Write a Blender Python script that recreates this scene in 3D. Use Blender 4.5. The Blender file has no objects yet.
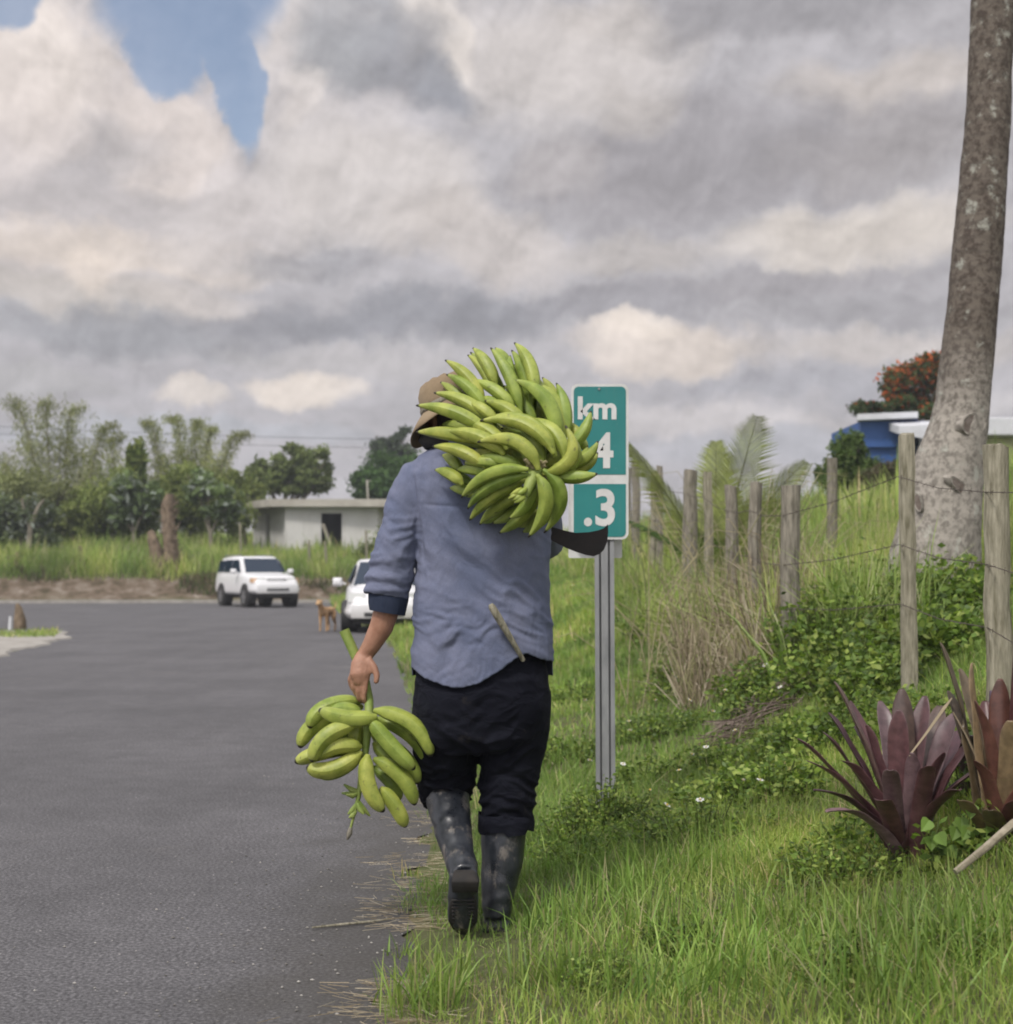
import bpy, bmesh, math, random
import numpy as np
from mathutils import Vector, Matrix, Euler
random.seed(7); RNG = np.random.default_rng(11)
S = bpy.context.scene
COL = S.collection
R = math.radians
# ---------------------------------------------------------------- camera
FPX, HY, CZ, CX = 1500.0, 573.0, 1.20, 506.5
cam = bpy.data.cameras.new('camera'); camo = bpy.data.objects.new('camera', cam); COL.objects.link(camo)
camo.location = (0, 0, CZ); camo.rotation_euler = (R(90), 0, 0)
cam.sensor_fit = 'HORIZONTAL'; cam.sensor_width = 36; cam.lens = FPX/1013*36
cam.shift_y = (HY-512)/1013
cam.clip_end = 3000; cam.clip_start = 0.05
cam.dof.use_dof = True; cam.dof.focus_distance = 5.0; cam.dof.aperture_fstop = 4.5
S.camera = camo
S.view_settings.view_transform = 'Standard'; S.view_settings.look = 'None'
S.view_settings.gamma = 1.0; S.view_settings.exposure = 0.40
try: S.view_settings.use_curve_mapping = False
except Exception: pass
S.cycles.use_denoising = True
S.cycles.max_bounces = 6; S.cycles.diffuse_bounces = 3; S.cycles.transmission_bounces = 4; S.cycles.transparent_max_bounces = 6
S.cycles.sample_clamp_indirect = 4.0
S.cycles.filter_width = 1.9
SUN_EL, SUN_AZ = 52.0, -150.0      # azimuth measured from +Y towards +X (behind the camera, to the left)

def lin(c):
    return tuple(((v/255)/12.92 if v/255 <= .04045 else ((v/255+.055)/1.055)**2.4) for v in c)
# ---------------------------------------------------------------- world: blue sky behind broken cloud
class NT:
    def __init__(s, tree): s.t = tree; s.n = tree.nodes; s.l = tree.links; s.n.clear()
    def new(s, typ, **kw):
        n = s.n.new(typ)
        for k, v in kw.items(): setattr(n, k, v)
        return n
    def put(s, sock, v):
        if v is None: return
        if isinstance(v, bpy.types.NodeSocket): s.l.new(v, sock)
        else:
            try: sock.default_value = v
            except Exception: sock.default_value = (*v, 1.0)
    def m(s, op, a, b=None, c=None, clamp=False):
        n = s.new('ShaderNodeMath', operation=op, use_clamp=clamp)
        s.put(n.inputs[0], a); s.put(n.inputs[1], b); s.put(n.inputs[2], c)
        return n.outputs[0]
    def vm(s, op, a, b=None, c=None):
        n = s.new('ShaderNodeVectorMath', operation=op)
        s.put(n.inputs[0], a)
        if b is not None:
            if op == 'SCALE': s.put(n.inputs[3], b)
            else: s.put(n.inputs[1], b)
        if c is not None: s.put(n.inputs[2], c)
        return n.outputs[1] if op in ('LENGTH', 'DOT_PRODUCT', 'DISTANCE') else n.outputs[0]
    def noise(s, vec, scale, detail=4, rough=.5, dist=0, color=False, dim='3D'):
        n = s.new('ShaderNodeTexNoise', noise_dimensions=dim)
        s.put(n.inputs['Vector'], vec); s.put(n.inputs['Scale'], scale); s.put(n.inputs['Detail'], detail)
        s.put(n.inputs['Roughness'], rough); s.put(n.inputs['Distortion'], dist)
        return n.outputs['Color'] if color else n.outputs['Fac']
    def mix(s, f, a, b, mode='MIX'):
        n = s.new('ShaderNodeMix', data_type='RGBA', blend_type=mode, clamp_factor=True)
        s.put(n.inputs[0], f)
        for i, v in ((6, a), (7, b)):
            if isinstance(v, bpy.types.NodeSocket): s.l.new(v, n.inputs[i])
            else: n.inputs[i].default_value = (*v[:3], 1.0)
        return n.outputs[2]
    def maprange(s, v, a, b, c=0.0, d=1.0, smooth=True):
        n = s.new('ShaderNodeMapRange', interpolation_type='SMOOTHSTEP' if smooth else 'LINEAR')
        s.put(n.inputs['Value'], v); s.put(n.inputs['From Min'], a); s.put(n.inputs['From Max'], b)
        s.put(n.inputs['To Min'], c); s.put(n.inputs['To Max'], d)
        return n.outputs[0]
    def ramp(s, f, stops):
        n = s.new('ShaderNodeValToRGB'); s.put(n.inputs[0], f)
        e = n.color_ramp.elements
        while len(e) < len(stops): e.new(0.5)
        for el, (p, c) in zip(e, stops): el.position = p; el.color = (*c[:3], 1)
        return n.outputs[0]

world = bpy.data.worlds.new('World'); S.world = world; world.use_nodes = True
w = NT(world.node_tree)
gen = w.new('ShaderNodeTexCoord').outputs['Generated']
dirv = w.vm('NORMALIZE', gen)
sep = w.new('ShaderNodeSeparateXYZ'); w.put(sep.inputs[0], dirv)
az = w.m('ARCTAN2', sep.outputs[0], sep.outputs[1]); el = w.m('ARCSINE', sep.outputs[2])
sky = w.new('ShaderNodeTexSky', sky_type='NISHITA', sun_disc=False)
sky.sun_elevation = R(SUN_EL); sky.sun_rotation = R(SUN_AZ); sky.air_density = 1.0; sky.dust_density = 1.2
comb = w.new('ShaderNodeCombineXYZ'); w.put(comb.inputs[0], az); w.put(comb.inputs[1], el)
P0 = comb.outputs[0]
def warp(vec, scale, amp, detail, rough, off):
    a = w.noise(w.vm('ADD', vec, off), scale, detail, rough, color=True)
    return w.vm('SCALE', w.vm('SUBTRACT', a, (.5, .5, .5)), amp)
wbig = warp(P0, 9.0, .11, 3.0, .55, (3.1, 1.7, 0))
wsm = warp(P0, 26.0, .040, 7.0, .60, (7.3, 4.1, 0))
PW = w.vm('ADD', w.vm('ADD', P0, w.vm('MULTIPLY', wbig, (.75, .50, 0))), wsm)
def azel(px, py):
    x, z = (px-CX)/FPX, (HY-py)/FPX
    return math.atan2(x, 1), math.asin(z/math.sqrt(1+x*x+z*z))
def ellip(vec, px, py, hw, hh, tilt):
    a0, e0 = azel(px, py); n = w.new('ShaderNodeMapping', vector_type='TEXTURE'); w.put(n.inputs['Vector'], vec)
    n.inputs['Location'].default_value = (a0, e0, 0); n.inputs['Rotation'].default_value = (0, 0, R(-tilt))
    n.inputs['Scale'].default_value = (hw/FPX, hh/FPX, 1)
    return w.vm('DOT_PRODUCT', n.outputs[0], n.outputs[0])
# CLOUD LIST: (px, py, half width, half height, tilt deg, srgb, softness, alpha)
BL = [
 (500, 250, 900, 300, 0, (172,170,176), 1.0, .0),
 # --- left cumulus
 (60, 150, 170, 150, -10, (196,191,192), .5, .9),
 (40, 60, 90, 60, -20, (208,202,200), .6, .9),
 (160, 140, 70, 55, 30, (200,194,193), .5, .9),
 (215, 190, 50, 40, 0, (192,188,190), .6, .8),
 (95, 150, 80, 40, -20, (168,166,172), .9, .7),
 (30, 110, 60, 50, 0, (202,196,195), .9, .6),
 (120, 205, 150, 28, 0, (174,171,176), .9, .7),
 (130, 250, 190, 30, 2, (198,191,187), .8, .8),
 (240, 215, 110, 50, -20, (190,186,187), .9, .8),
 # --- right of the blue gap
 (300, 60, 60, 90, 8, (200,196,197), .5, .9),
 (330, 120, 90, 60, 0, (190,187,190), .8, .8),
 (370, 190, 120, 70, 10, (196,192,192), .8, .8),
 (560, 60, 160, 70, 0, (192,188,188), .8, .8),
 (420, 45, 60, 36, 30, (205,200,198), .6, .8),
 (365, 62, 80, 38, -15, (158,159,168), 1.0, .85),
 (330, 60, 50, 40, 10, (166,167,174), 1.0, .7),
 (340, 22, 60, 34, -10, (166,167,175), 1.0, .7),
 (432, 90, 44, 24, 15, (154,156,166), 1.0, .9),
 (300, 100, 26, 30, 0, (208,203,202), .8, .6),
 # --- grey shelf on the right
 (780, 10, 170, 34, -5, (158,157,164), .9, .9),
 (620, 20, 60, 34, 10, (190,186,186), .9, .7),
 (900, 85, 120, 34, 0, (186,181,181), .9, .8),
 (720, 165, 250, 60, -4, (160,158,165), .9, .9),
 (900, 150, 120, 46, 0, (164,161,166), .9, .8),
 (560, 165, 60, 40, 0, (178,174,178), .9, .6),
 (640, 110, 60, 30, 0, (182,178,179), .9, .6),
 # --- lower bright bands
 (480, 245, 110, 45, 10, (194,189,188), .8, .7),
 (860, 235, 150, 36, -3, (196,191,188), .8, .85),
 (640, 250, 90, 26, 0, (186,182,183), .9, .7),
 (760, 285, 190, 18, -2, (164,162,169), .9, .8),
 (300, 262, 90, 18, 0, (160,160,168), .9, .7),
 (60, 300, 150, 30, 5, (186,182,182), .8, .8),
 (90, 275, 36, 34, 0, (206,198,193), .7, .7),
 (190, 300, 70, 22, 0, (192,187,186), .8, .7),
 (400, 320, 240, 26, -3, (152,153,162), .9, .9),
 (120, 345, 180, 26, 3, (160,161,169), .9, .85),
 (620, 305, 120, 22, -3, (160,159,167), .9, .8),
 (880, 310, 140, 22, 0, (160,159,166), .9, .8),
 (670, 348, 110, 30, 3, (202,195,191), .7, .85),
 (640, 330, 46, 16, 0, (212,205,200), .8, .6),
 (900, 345, 150, 20, 0, (188,184,184), .9, .8),
 (350, 365, 130, 22, 0, (182,180,184), .9, .7),
 (310, 395, 58, 22, 0, (208,201,196), .7, .8),
 (200, 405, 50, 14, 0, (200,194,190), .8, .7),
 (30, 395, 80, 20, 0, (176,175,180), .9, .7),
 (800, 385, 160, 15, -2, (168,168,177), .9, .8),
 (480, 395, 90, 16, 0, (176,176,182), .9, .6),
 (150, 440, 300, 16, 0, (176,178,186), .9, .7),
 (640, 425, 260, 18, 0, (192,189,191), .9, .7),
 (980, 400, 80, 14, 0, (186,184,187), .9, .8),
 (860, 450, 300, 22, 0, (178,179,187), .9, .7),
]
# wide-field clouds everywhere else (over and behind the camera), brightened round the sun as added fill light
gn = w.noise(dirv, 2.6, 5, .58)
base = w.ramp(gn, [(.30, lin((150,151,160))), (.48, lin((178,176,181))), (.62, lin((206,203,204))), (.75, lin((190,188,192)))])
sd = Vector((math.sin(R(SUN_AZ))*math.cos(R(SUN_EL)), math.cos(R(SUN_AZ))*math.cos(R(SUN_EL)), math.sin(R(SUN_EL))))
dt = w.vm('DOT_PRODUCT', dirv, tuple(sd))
fill_glow = w.maprange(dt, -.3, 1.0, 0, 1)
col = w.vm('SCALE', base, w.m('MULTIPLY_ADD', fill_glow, 1.0, 1.0))
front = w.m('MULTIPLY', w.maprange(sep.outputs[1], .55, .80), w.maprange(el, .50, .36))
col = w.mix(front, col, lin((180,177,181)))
for (px, py, hw, hh, tilt, c, soft, al) in BL:
    if al <= 0: continue
    msk = w.maprange(ellip(PW, px, py, hw, hh, tilt), 1.25, 1.25*(1-soft*.88)**2, 0, al)
    lum = sum(c)/3; q = 1.5 if lum > 178 else 1.25
    c = tuple(min(250, 176+(v-176)*q+wv_) for v, wv_ in zip(c, (3, 2, -1) if lum > 185 else (2, 1, -4)))
    col = w.mix(msk, col, lin(c))
# fine billow: small light and dark relief inside the clouds
pd = w.vm('ADD', P0, w.vm('SCALE', wbig, .35))
def relief(sc, dx, dy, dt_, k):
    a = w.noise(pd, sc, dt_, .55); b_ = w.noise(w.vm('ADD', pd, (dx, dy, 0)), sc, dt_, .55); return w.m('MULTIPLY', w.m('SUBTRACT', a, b_), k)
rel = w.m('ADD', relief(13, .007, -.014, 4, 1.0), relief(38, .002, -.005, 6, .75))
fine = w.m('ADD', w.m('MULTIPLY', rel, .80), w.m('MULTIPLY', w.m('SUBTRACT', w.noise(w.vm('ADD', PW, (9, 9, 9)), 11, 5, .52), .5), .30))
col = w.vm('SCALE', col, w.m('ADD', 1.0, fine))
# the blue gap
pwg = w.vm('ADD', w.vm('ADD', P0, w.vm('SCALE', wbig, .25)), w.vm('SCALE', wsm, .8))
def gap(px, py, hw, hh, tilt, soft=.35): return w.maprange(ellip(pwg, px, py, hw, hh, tilt), 1.25, 1.15-soft*1.3, 0, .74)
col = w.vm('SCALE', col, w.m('MULTIPLY_ADD', front, -.17, 1.0))  # clouds in view dimmed; unseen sky left brighter to light the ground
g = w.m('MAXIMUM', gap(192, -16, 92, 82, -6, .5), gap(232, 66, 24, 80, -14, .35))
g = w.m('MAXIMUM', g, gap(8, -14, 36, 34, -30))
g = w.m('MAXIMUM', g, gap(168, 50, 46, 36, 24, .45))
g = w.m('MAXIMUM', g, gap(195, -130, 150, 120, 0, .6))
bg_sky = w.new('ShaderNodeBackground'); w.put(bg_sky.inputs[0], sky.outputs[0]); bg_sky.inputs[1].default_value = .10
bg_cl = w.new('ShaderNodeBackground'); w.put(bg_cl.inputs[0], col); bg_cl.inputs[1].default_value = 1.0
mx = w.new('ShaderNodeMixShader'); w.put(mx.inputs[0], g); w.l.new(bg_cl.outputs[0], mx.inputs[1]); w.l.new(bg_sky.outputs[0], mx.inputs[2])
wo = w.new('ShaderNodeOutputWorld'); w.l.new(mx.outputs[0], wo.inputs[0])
world.cycles.sampling_method = 'MANUAL'; world.cycles.sample_map_resolution = 512
# ---------------------------------------------------------------- sun, veiled by cloud
sl = bpy.data.lights.new('sun', 'SUN'); sl.energy = 2.1; sl.angle = R(10); sl.color = (1, .95, .88)
so = bpy.data.objects.new('sun', sl); COL.objects.link(so); so.location = (0, 0, 30)
so.rotation_euler = (-sd).to_track_quat('-Z', 'Y').to_euler()

# ================================================================ helpers
def W(px, py, Y): return Vector(((px-CX)/FPX*Y, Y, CZ+(HY-py)/FPX*Y))
def hash3(i, j, k, s=0):
    n = (i*73856093) ^ (j*19349663) ^ (k*83492791) ^ (s*2654435)
    n = (n ^ (n >> 13)) * 1274126177 & 0x7fffffff
    return ((n ^ (n >> 16)) & 0xffff)/65535.0
def vnoise(P, scale=1.0, seed=0):
    P = np.asarray(P, float)*scale + 1000.0
    I = np.floor(P).astype(np.int64); F = P-I; F = F*F*(3-2*F)
    r = np.zeros(len(P))
    for a in (0, 1):
        for b in (0, 1):
            for c in (0, 1):
                wt = (F[:,0] if a else 1-F[:,0])*(F[:,1] if b else 1-F[:,1])*(F[:,2] if c else 1-F[:,2])
                r += wt*hash3(I[:,0]+a, I[:,1]+b, I[:,2]+c, seed)
    return r-.5
def fbm(P, scale=1.0, oct=4, seed=0, g=.5):
    r = 0; a = 1
    for o in range(oct): r = r + a*vnoise(P, scale*2**o, seed+o); a *= g
    return r
def link(o, parent=None):
    COL.objects.link(o)
    if parent is not None: o.parent = parent
    return o
def tag(o, label=None, cat=None, group=None, kind=None):
    if label: o['label'] = label
    if cat: o['category'] = cat
    if group: o['group'] = group
    if kind: o['kind'] = kind
    return o
def empty(name, loc=(0, 0, 0), rz=0, label=None, cat=None, group=None):
    o = bpy.data.objects.new(name, None); COL.objects.link(o); o.empty_display_size = .2
    o.location = loc; o.rotation_euler = (0, 0, rz)
    bpy.context.view_layer.update()
    return tag(o, label, cat, group)
def child_world(o, parent):
    """parent o (built in world coordinates) to an unrotated or rotated empty and keep it where it is"""
    o.parent = parent; o.matrix_parent_inverse = parent.matrix_world.inverted()
    return o
class MB:
    def __init__(s): s.v = []; s.f = []; s.c = []; s.mi = []
    def add(s, vs, fs, c=None, mi=0):
        b = len(s.v); s.v += [tuple(v) for v in vs]; s.f += [tuple(i+b for i in f) for f in fs]
        s.c += [c if c else (1, 1, 1)]*len(vs) if not isinstance(c, list) else c
        s.mi += [mi]*len(fs); return s
    def box(s, x0, x1, y0, y1, z0, z1, c=None, mi=0):
        vs = [(x, y, z) for z in (z0, z1) for y in (y0, y1) for x in (x0, x1)]
        return s.add(vs, [(0,2,3,1),(4,5,7,6),(0,1,5,4),(2,6,7,3),(0,4,6,2),(1,3,7,5)], c, mi)
    def rings(s, rs, close=True, c=None, mi=0):
        n = len(rs[0]); vs = [p for r in rs for p in r]; fs = []
        for i in range(len(rs)-1):
            for j in range(n):
                a, b = i*n+j, i*n+(j+1) % n; fs.append((a, b, b+n, a+n))
        if close: fs.append(tuple(reversed(range(n)))); fs.append(tuple(range((len(rs)-1)*n, len(rs)*n)))
        return s.add(vs, fs, c, mi)
    def tube(s, pts, rad, n=8, close=True, c=None, flat=1.0, ref=None, mi=0, jit=0):
        pts = [Vector(p) for p in pts]; rad = rad if isinstance(rad, (list, tuple)) else [rad]*len(pts)
        rs = []; up = Vector(ref) if ref else None
        for i, p in enumerate(pts):
            t = (pts[min(i+1, len(pts)-1)]-pts[max(i-1, 0)]).normalized()
            if up is None: up = Vector((0, 0, 1)) if abs(t.z) < .9 else Vector((1, 0, 0))
            a = t.cross(up).normalized(); b = a.cross(t).normalized(); up = b
            rs.append([p+(a*math.cos(2*math.pi*k/n)+b*flat*math.sin(2*math.pi*k/n))*rad[i]*(1+random.uniform(-jit, jit)) for k in range(n)])
        return s.rings(rs, close, c, mi)
    def build(s, name, mat, parent=None, smooth=True, cols=False, bevel=0, world=False):
        me = bpy.data.meshes.new(name); me.from_pydata(s.v, [], s.f); me.update()
        for m in (mat if isinstance(mat, (list, tuple)) else [mat]): me.materials.append(m)
        if any(s.mi): me.polygons.foreach_set('material_index', s.mi)
        if cols:
            at = me.color_attributes.new('Col', 'FLOAT_COLOR', 'POINT')
            at.data.foreach_set('color', np.array([(*c[:3], 1) for c in s.c], float).ravel())
        o = bpy.data.objects.new(name, me); COL.objects.link(o)
        if bevel:
            bm = bmesh.new(); bm.from_mesh(me)
            bmesh.ops.bevel(bm, geom=[e for e in bm.edges if len(e.link_faces) == 2 and e.calc_face_angle(0) > .6], offset=bevel, segments=2, affect='EDGES', profile=.5)
            bm.to_mesh(me); bm.free()
        if smooth:
            me.polygons.foreach_set('use_smooth', [True]*len(me.polygons))
            try: me.set_sharp_from_angle(angle=R(50))
            except Exception: pass
        if parent is not None:
            if world: child_world(o, parent)
            else: o.parent = parent
        return o
def np_mesh(name, V, Q=None, T=None, C=None, mat=None, smooth=False):
    me = bpy.data.meshes.new(name); V = np.asarray(V, np.float32)
    nq = 0 if Q is None else len(Q); nt = 0 if T is None else len(T)
    me.vertices.add(len(V)); me.vertices.foreach_set('co', V.ravel())
    loops = np.concatenate([x.ravel() for x in ([] if Q is None else [Q])+([] if T is None else [T])]).astype(np.int32)
    me.loops.add(len(loops)); me.loops.foreach_set('vertex_index', loops)
    me.polygons.add(nq+nt)
    st = np.concatenate([np.arange(nq)*4, nq*4+np.arange(nt)*3]).astype(np.int32)
    me.polygons.foreach_set('loop_start', st)
    me.update(calc_edges=True)
    if C is not None:
        at = me.color_attributes.new('Col', 'FLOAT_COLOR', 'POINT')
        at.data.foreach_set('color', np.concatenate([C, np.ones((len(C), 1))], 1).astype(np.float32).ravel())
    if smooth: me.polygons.foreach_set('use_smooth', [True]*(nq+nt))
    if mat: me.materials.append(mat)
    o = bpy.data.objects.new(name, me); COL.objects.link(o); return o
def remesh(mb, vox, smooth_it=4, fac=.5):
    """join the shapes of mb into one continuous surface; returns (V, faces)"""
    o = mb.build('tmp', [], smooth=False)
    m = o.modifiers.new('r', 'REMESH'); m.mode = 'VOXEL'; m.voxel_size = vox
    if smooth_it: s = o.modifiers.new('s', 'SMOOTH'); s.factor = fac; s.iterations = smooth_it
    dg = bpy.context.evaluated_depsgraph_get(); ev = o.evaluated_get(dg); me = bpy.data.meshes.new_from_object(ev)
    V = np.empty(len(me.vertices)*3); me.vertices.foreach_get('co', V); V = V.reshape(-1, 3)
    N = np.empty(len(me.vertices)*3); me.vertices.foreach_get('normal', N); N = N.reshape(-1, 3)
    F = [tuple(p.vertices) for p in me.polygons]
    bpy.data.objects.remove(o); bpy.data.meshes.remove(me)
    return V, N, F
def mesh_obj(name, V, F, mat, parent=None, smooth=True, solid=0, C=None):
    me = bpy.data.meshes.new(name); me.from_pydata([tuple(v) for v in V], [], F); me.update(); me.materials.append(mat)
    if smooth: me.polygons.foreach_set('use_smooth', [True]*len(me.polygons))
    if C is not None:
        at = me.color_attributes.new('Col', 'FLOAT_COLOR', 'POINT')
        at.data.foreach_set('color', np.concatenate([C, np.ones((len(C), 1))], 1).astype(np.float32).ravel())
    o = bpy.data.objects.new(name, me); COL.objects.link(o)
    if solid: m = o.modifiers.new('solid', 'SOLIDIFY'); m.thickness = solid; m.offset = 1
    if parent is not None: child_world(o, parent)
    return o
def ell(c, rx, ry, n=20, e=2.0, tilt=0, rz=0):
    """ring in the XY plane (superellipse), tilt about X"""
    out = []
    for k in range(n):
        t = 2*math.pi*k/n; a, b = math.cos(t), math.sin(t)
        x = math.copysign(abs(a)**(2/e), a)*rx; y = math.copysign(abs(b)**(2/e), b)*ry
        x, y = x*math.cos(rz)-y*math.sin(rz), x*math.sin(rz)+y*math.cos(rz)
        out.append(Vector(c)+Vector((x, y*math.cos(tilt), y*math.sin(tilt))))
    return out

# ================================================================ materials
MATS = {}
def mat(name):
    m = bpy.data.materials.new(name); m.use_nodes = True; return m, NT(m.node_tree)
def finish(t, bsdf):
    o = t.new('ShaderNodeOutputMaterial'); t.l.new(bsdf, o.inputs[0])
def prin(t, color, rough=.6, metal=0, spec=.5, bump=None, bstr=.3, bdist=.01, **kw):
    p = t.new('ShaderNodeBsdfPrincipled'); t.put(p.inputs['Base Color'], color); t.put(p.inputs['Roughness'], rough)
    p.inputs['Metallic'].default_value = metal; p.inputs['Specular IOR Level'].default_value = spec
    if bump is not None:
        b = t.new('ShaderNodeBump'); b.inputs['Strength'].default_value = bstr; b.inputs['Distance'].default_value = bdist
        t.put(b.inputs['Height'], bump); t.l.new(b.outputs[0], p.inputs['Normal'])
    for k, v in kw.items(): t.put(p.inputs[k.replace('_', ' ')], v)
    return p.outputs[0]
def obj_co(t): return t.new('ShaderNodeTexCoord').outputs['Object']
def simple(name, c1, c2=None, scale=8, rough=.6, bs=.2, bd=.005, bscale=None, spec=.5, metal=0, stretch=(1, 1, 1), detail=6):
    m, t = mat(name); co = obj_co(t)
    mp = t.vm('MULTIPLY', co, stretch); n = t.noise(mp, scale, detail, .6)
    c2 = c2 or tuple(x*.8 for x in c1)
    c = t.ramp(n, [(.32, c1), (.68, c2)])
    finish(t, prin(t, c, rough, metal, spec, t.noise(mp, bscale or scale*5, 5, .6), bs, bd)); return m
def leafmat(name, trans=.35, rough=.55, spec=.25, var=.25, scale=3.0):
    """colour attribute x slow world-space variation; thin leaves let light through"""
    m, t = mat(name); at = t.new('ShaderNodeAttribute', attribute_name='Col')
    n = t.noise(t.new('ShaderNodeNewGeometry').outputs['Position'], scale, 3, .6)
    c = t.vm('SCALE', at.outputs['Color'], t.maprange(n, .3, .7, 1-var, 1+var))
    p = prin(t, c, rough, 0, spec)
    tr = t.new('ShaderNodeBsdfTranslucent'); t.put(tr.inputs[0], t.vm('MULTIPLY', c, (1.15, 1.2, .7)))
    mx = t.new('ShaderNodeMixShader'); mx.inputs[0].default_value = trans
    t.l.new(p, mx.inputs[1]); t.l.new(tr.outputs[0], mx.inputs[2]); finish(t, mx.outputs[0]); return m
M_LEAF = leafmat('leaf', .35, .5, .3, .35, 4.0); M_GRASS = leafmat('grass_blade', .3, .5, .3, .3, 1.3); M_FARLEAF = leafmat('far_leaf', .3, .7, .1, .25, .35)
def glossleaf(name):
    m, t = mat(name); at = t.new('ShaderNodeAttribute', attribute_name='Col')
    n = t.noise(obj_co(t), 30, 4, .6)
    c = t.vm('SCALE', at.outputs['Color'], t.maprange(n, .3, .7, .75, 1.3))
    finish(t, prin(t, c, .42, 0, .5, n, .15, .004)); return m
M_BROM = glossleaf('bromeliad_leaf')
M_WOOD = simple('weathered_wood', (.13,.12,.08), (.36,.335,.26), 9, .9, .9, .010, 16, stretch=(6, 6, .8), spec=.1)
M_WOODD = simple('dark_weathered_wood', (.11,.10,.08), (.30,.275,.225), 9, .9, .9, .010, 16, stretch=(6, 6, .8), spec=.1)
M_BARKFAR = simple('pale_bark', (.25,.23,.18), (.13,.11,.09), 2, .95, .5, .02, spec=.1)
M_BROWNBARK = simple('brown_bark', (.24,.185,.13), (.08,.06,.042), 5, .95, .8, .03, spec=.1)
M_WIRE = simple('rusty_wire', (.14,.12,.10), (.08,.06,.05), 40, .6, metal=.6)
M_DRY = leafmat('dry_leaf', .2, .8, .1, .2, 4)

# ---------------------------------------------------------------- terrain
EDGE = np.array([(-40,.3),(0,-.30),(4,-.36),(5,-.36),(8,-.43),(15,-1.0),(23,-1.75),(30,-2.6),(42,-4.6),(58,-6.8),(62,-7.2),(400,-60)])
def edge(y): return np.interp(y, EDGE[:,0], EDGE[:,1])
def farline(x): return 59.3+np.interp(x, [-60,-30,-20,-6,6,40], [3,0,0,1.5,-3,-20])
LEDGE = np.array([(-40,-5.6),(10,-6.5),(21,-7.3),(27,-8.0),(30,-8.8),(32,-10.5),(33.5,-14),(34,-22),(34.5,-60)])   # (Y, x) left kerb
def terr(x, y):
    x = np.asarray(x, float); y = np.asarray(y, float)
    rx = x-edge(y)
    zr = np.interp(rx, [-50,0,.10,.5,1.0,1.7,2.4,3.5,8,14,25,60], [-.03,-.012,.008,.035,.09,.24,.56,.92,1.6,3.0,4.4,6])
    k = np.clip((y-26)/25, 0, 1); zr = zr*(1-.25*k)
    d = y-farline(x)
    zf = np.interp(d, [-500,0,.4,2.2,6,18,60,200], [-.03,-.03,.15,1.15,1.35,1.9,3.0,8])
    z = np.maximum(zr, zf)
    lx = np.interp(y, LEDGE[:,0], LEDGE[:,1])-x
    zl = np.interp(lx, [-50,0,4,9,30,200], [-.03,-.03,-.02,.06,.3,3])
    z = np.where(y < 33.3, np.maximum(z, zl), z)
    P = np.stack([x, y, x*0], 1) if x.ndim == 1 else None
    if P is not None:
        amp = np.clip(rx, 0, 1)*.035+np.clip(d, 0, 1)*.14
        z = z+amp*fbm(P, 1.3, 4, 3)*1.0
    return z
def tz(x, y): return float(terr(np.array([x]), np.array([y]))[0])
def on(px, Y): x = (px-CX)/FPX*Y; return Vector((x, Y, tz(x, Y)))

def hit(px, py, up=0.0):
    """first ground point seen along the line through this pixel"""
    Ys = np.arange(3.2, 60, .03); xs_ = (px-CX)/FPX*Ys; zs = CZ+(HY-py)/FPX*Ys
    k = np.nonzero(zs < terr(xs_, Ys)+up)[0]; Y = Ys[k[0]] if len(k) else 40.0
    return (px-CX)/FPX*Y, float(Y)

gx = np.concatenate([np.linspace(-420,-40,20)[:-1], np.linspace(-40,-9,40)[:-1], np.linspace(-9,-1,30)[:-1], np.linspace(-1,6,110)[:-1], np.linspace(6,30,40)[:-1], np.linspace(30,420,20)])
gy = np.concatenate([np.linspace(-60,0,12)[:-1], np.linspace(0,16,160)[:-1], np.linspace(16,56,90)[:-1], np.linspace(56,80,70)[:-1], np.linspace(80,900,30)])
GX, GY = np.meshgrid(gx, gy); gV = np.stack([GX.ravel(), GY.ravel(), terr(GX.ravel(), GY.ravel())], 1)
nx, ny = len(gx), len(gy); ii = (np.arange(ny-1)[:,None]*nx+np.arange(nx-1)[None]).ravel()
gQ = np.stack([ii, ii+1, ii+1+nx, ii+nx], 1)
m, t = mat('soil'); geo = t.new('ShaderNodeNewGeometry'); pos = geo.outputs['Position']
n1 = t.noise(pos, .9, 6, .65); n2 = t.noise(pos, 9, 6, .7)
c = t.ramp(n2, [(.3, (.055,.048,.028)), (.5, (.095,.10,.045)), (.72, (.17,.15,.10))])
c2 = t.ramp(n1, [(.35, (.10,.13,.045)), (.65, (.15,.14,.085))])
cg = t.mix(.5, c, c2)
sp = t.new('ShaderNodeSeparateXYZ'); t.put(sp.inputs[0], pos)
# bare brown earth of the cut bank beyond the road, by slope
nz = t.new('ShaderNodeSeparateXYZ'); t.put(nz.inputs[0], geo.outputs['Normal'])
slope = t.m('MULTIPLY', t.maprange(nz.outputs[2], .96, .88), t.maprange(sp.outputs[1], 55, 58))
earth = t.ramp(t.noise(t.vm('MULTIPLY', pos, (1, 1, 2)), 1.8, 8, .7), [(.34, (.05,.045,.025)), (.47, (.12,.09,.065)), (.58, (.17,.14,.11)), (.70, (.32,.28,.24))])
finish(t, prin(t, t.mix(slope, cg, earth), .95, 0, .1, t.noise(pos, 14, 8, .7), .8, .05))
M_SOIL = m
ground = np_mesh('ground', gV, gQ, None, None, M_SOIL, True); tag(ground, kind='structure')

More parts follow.
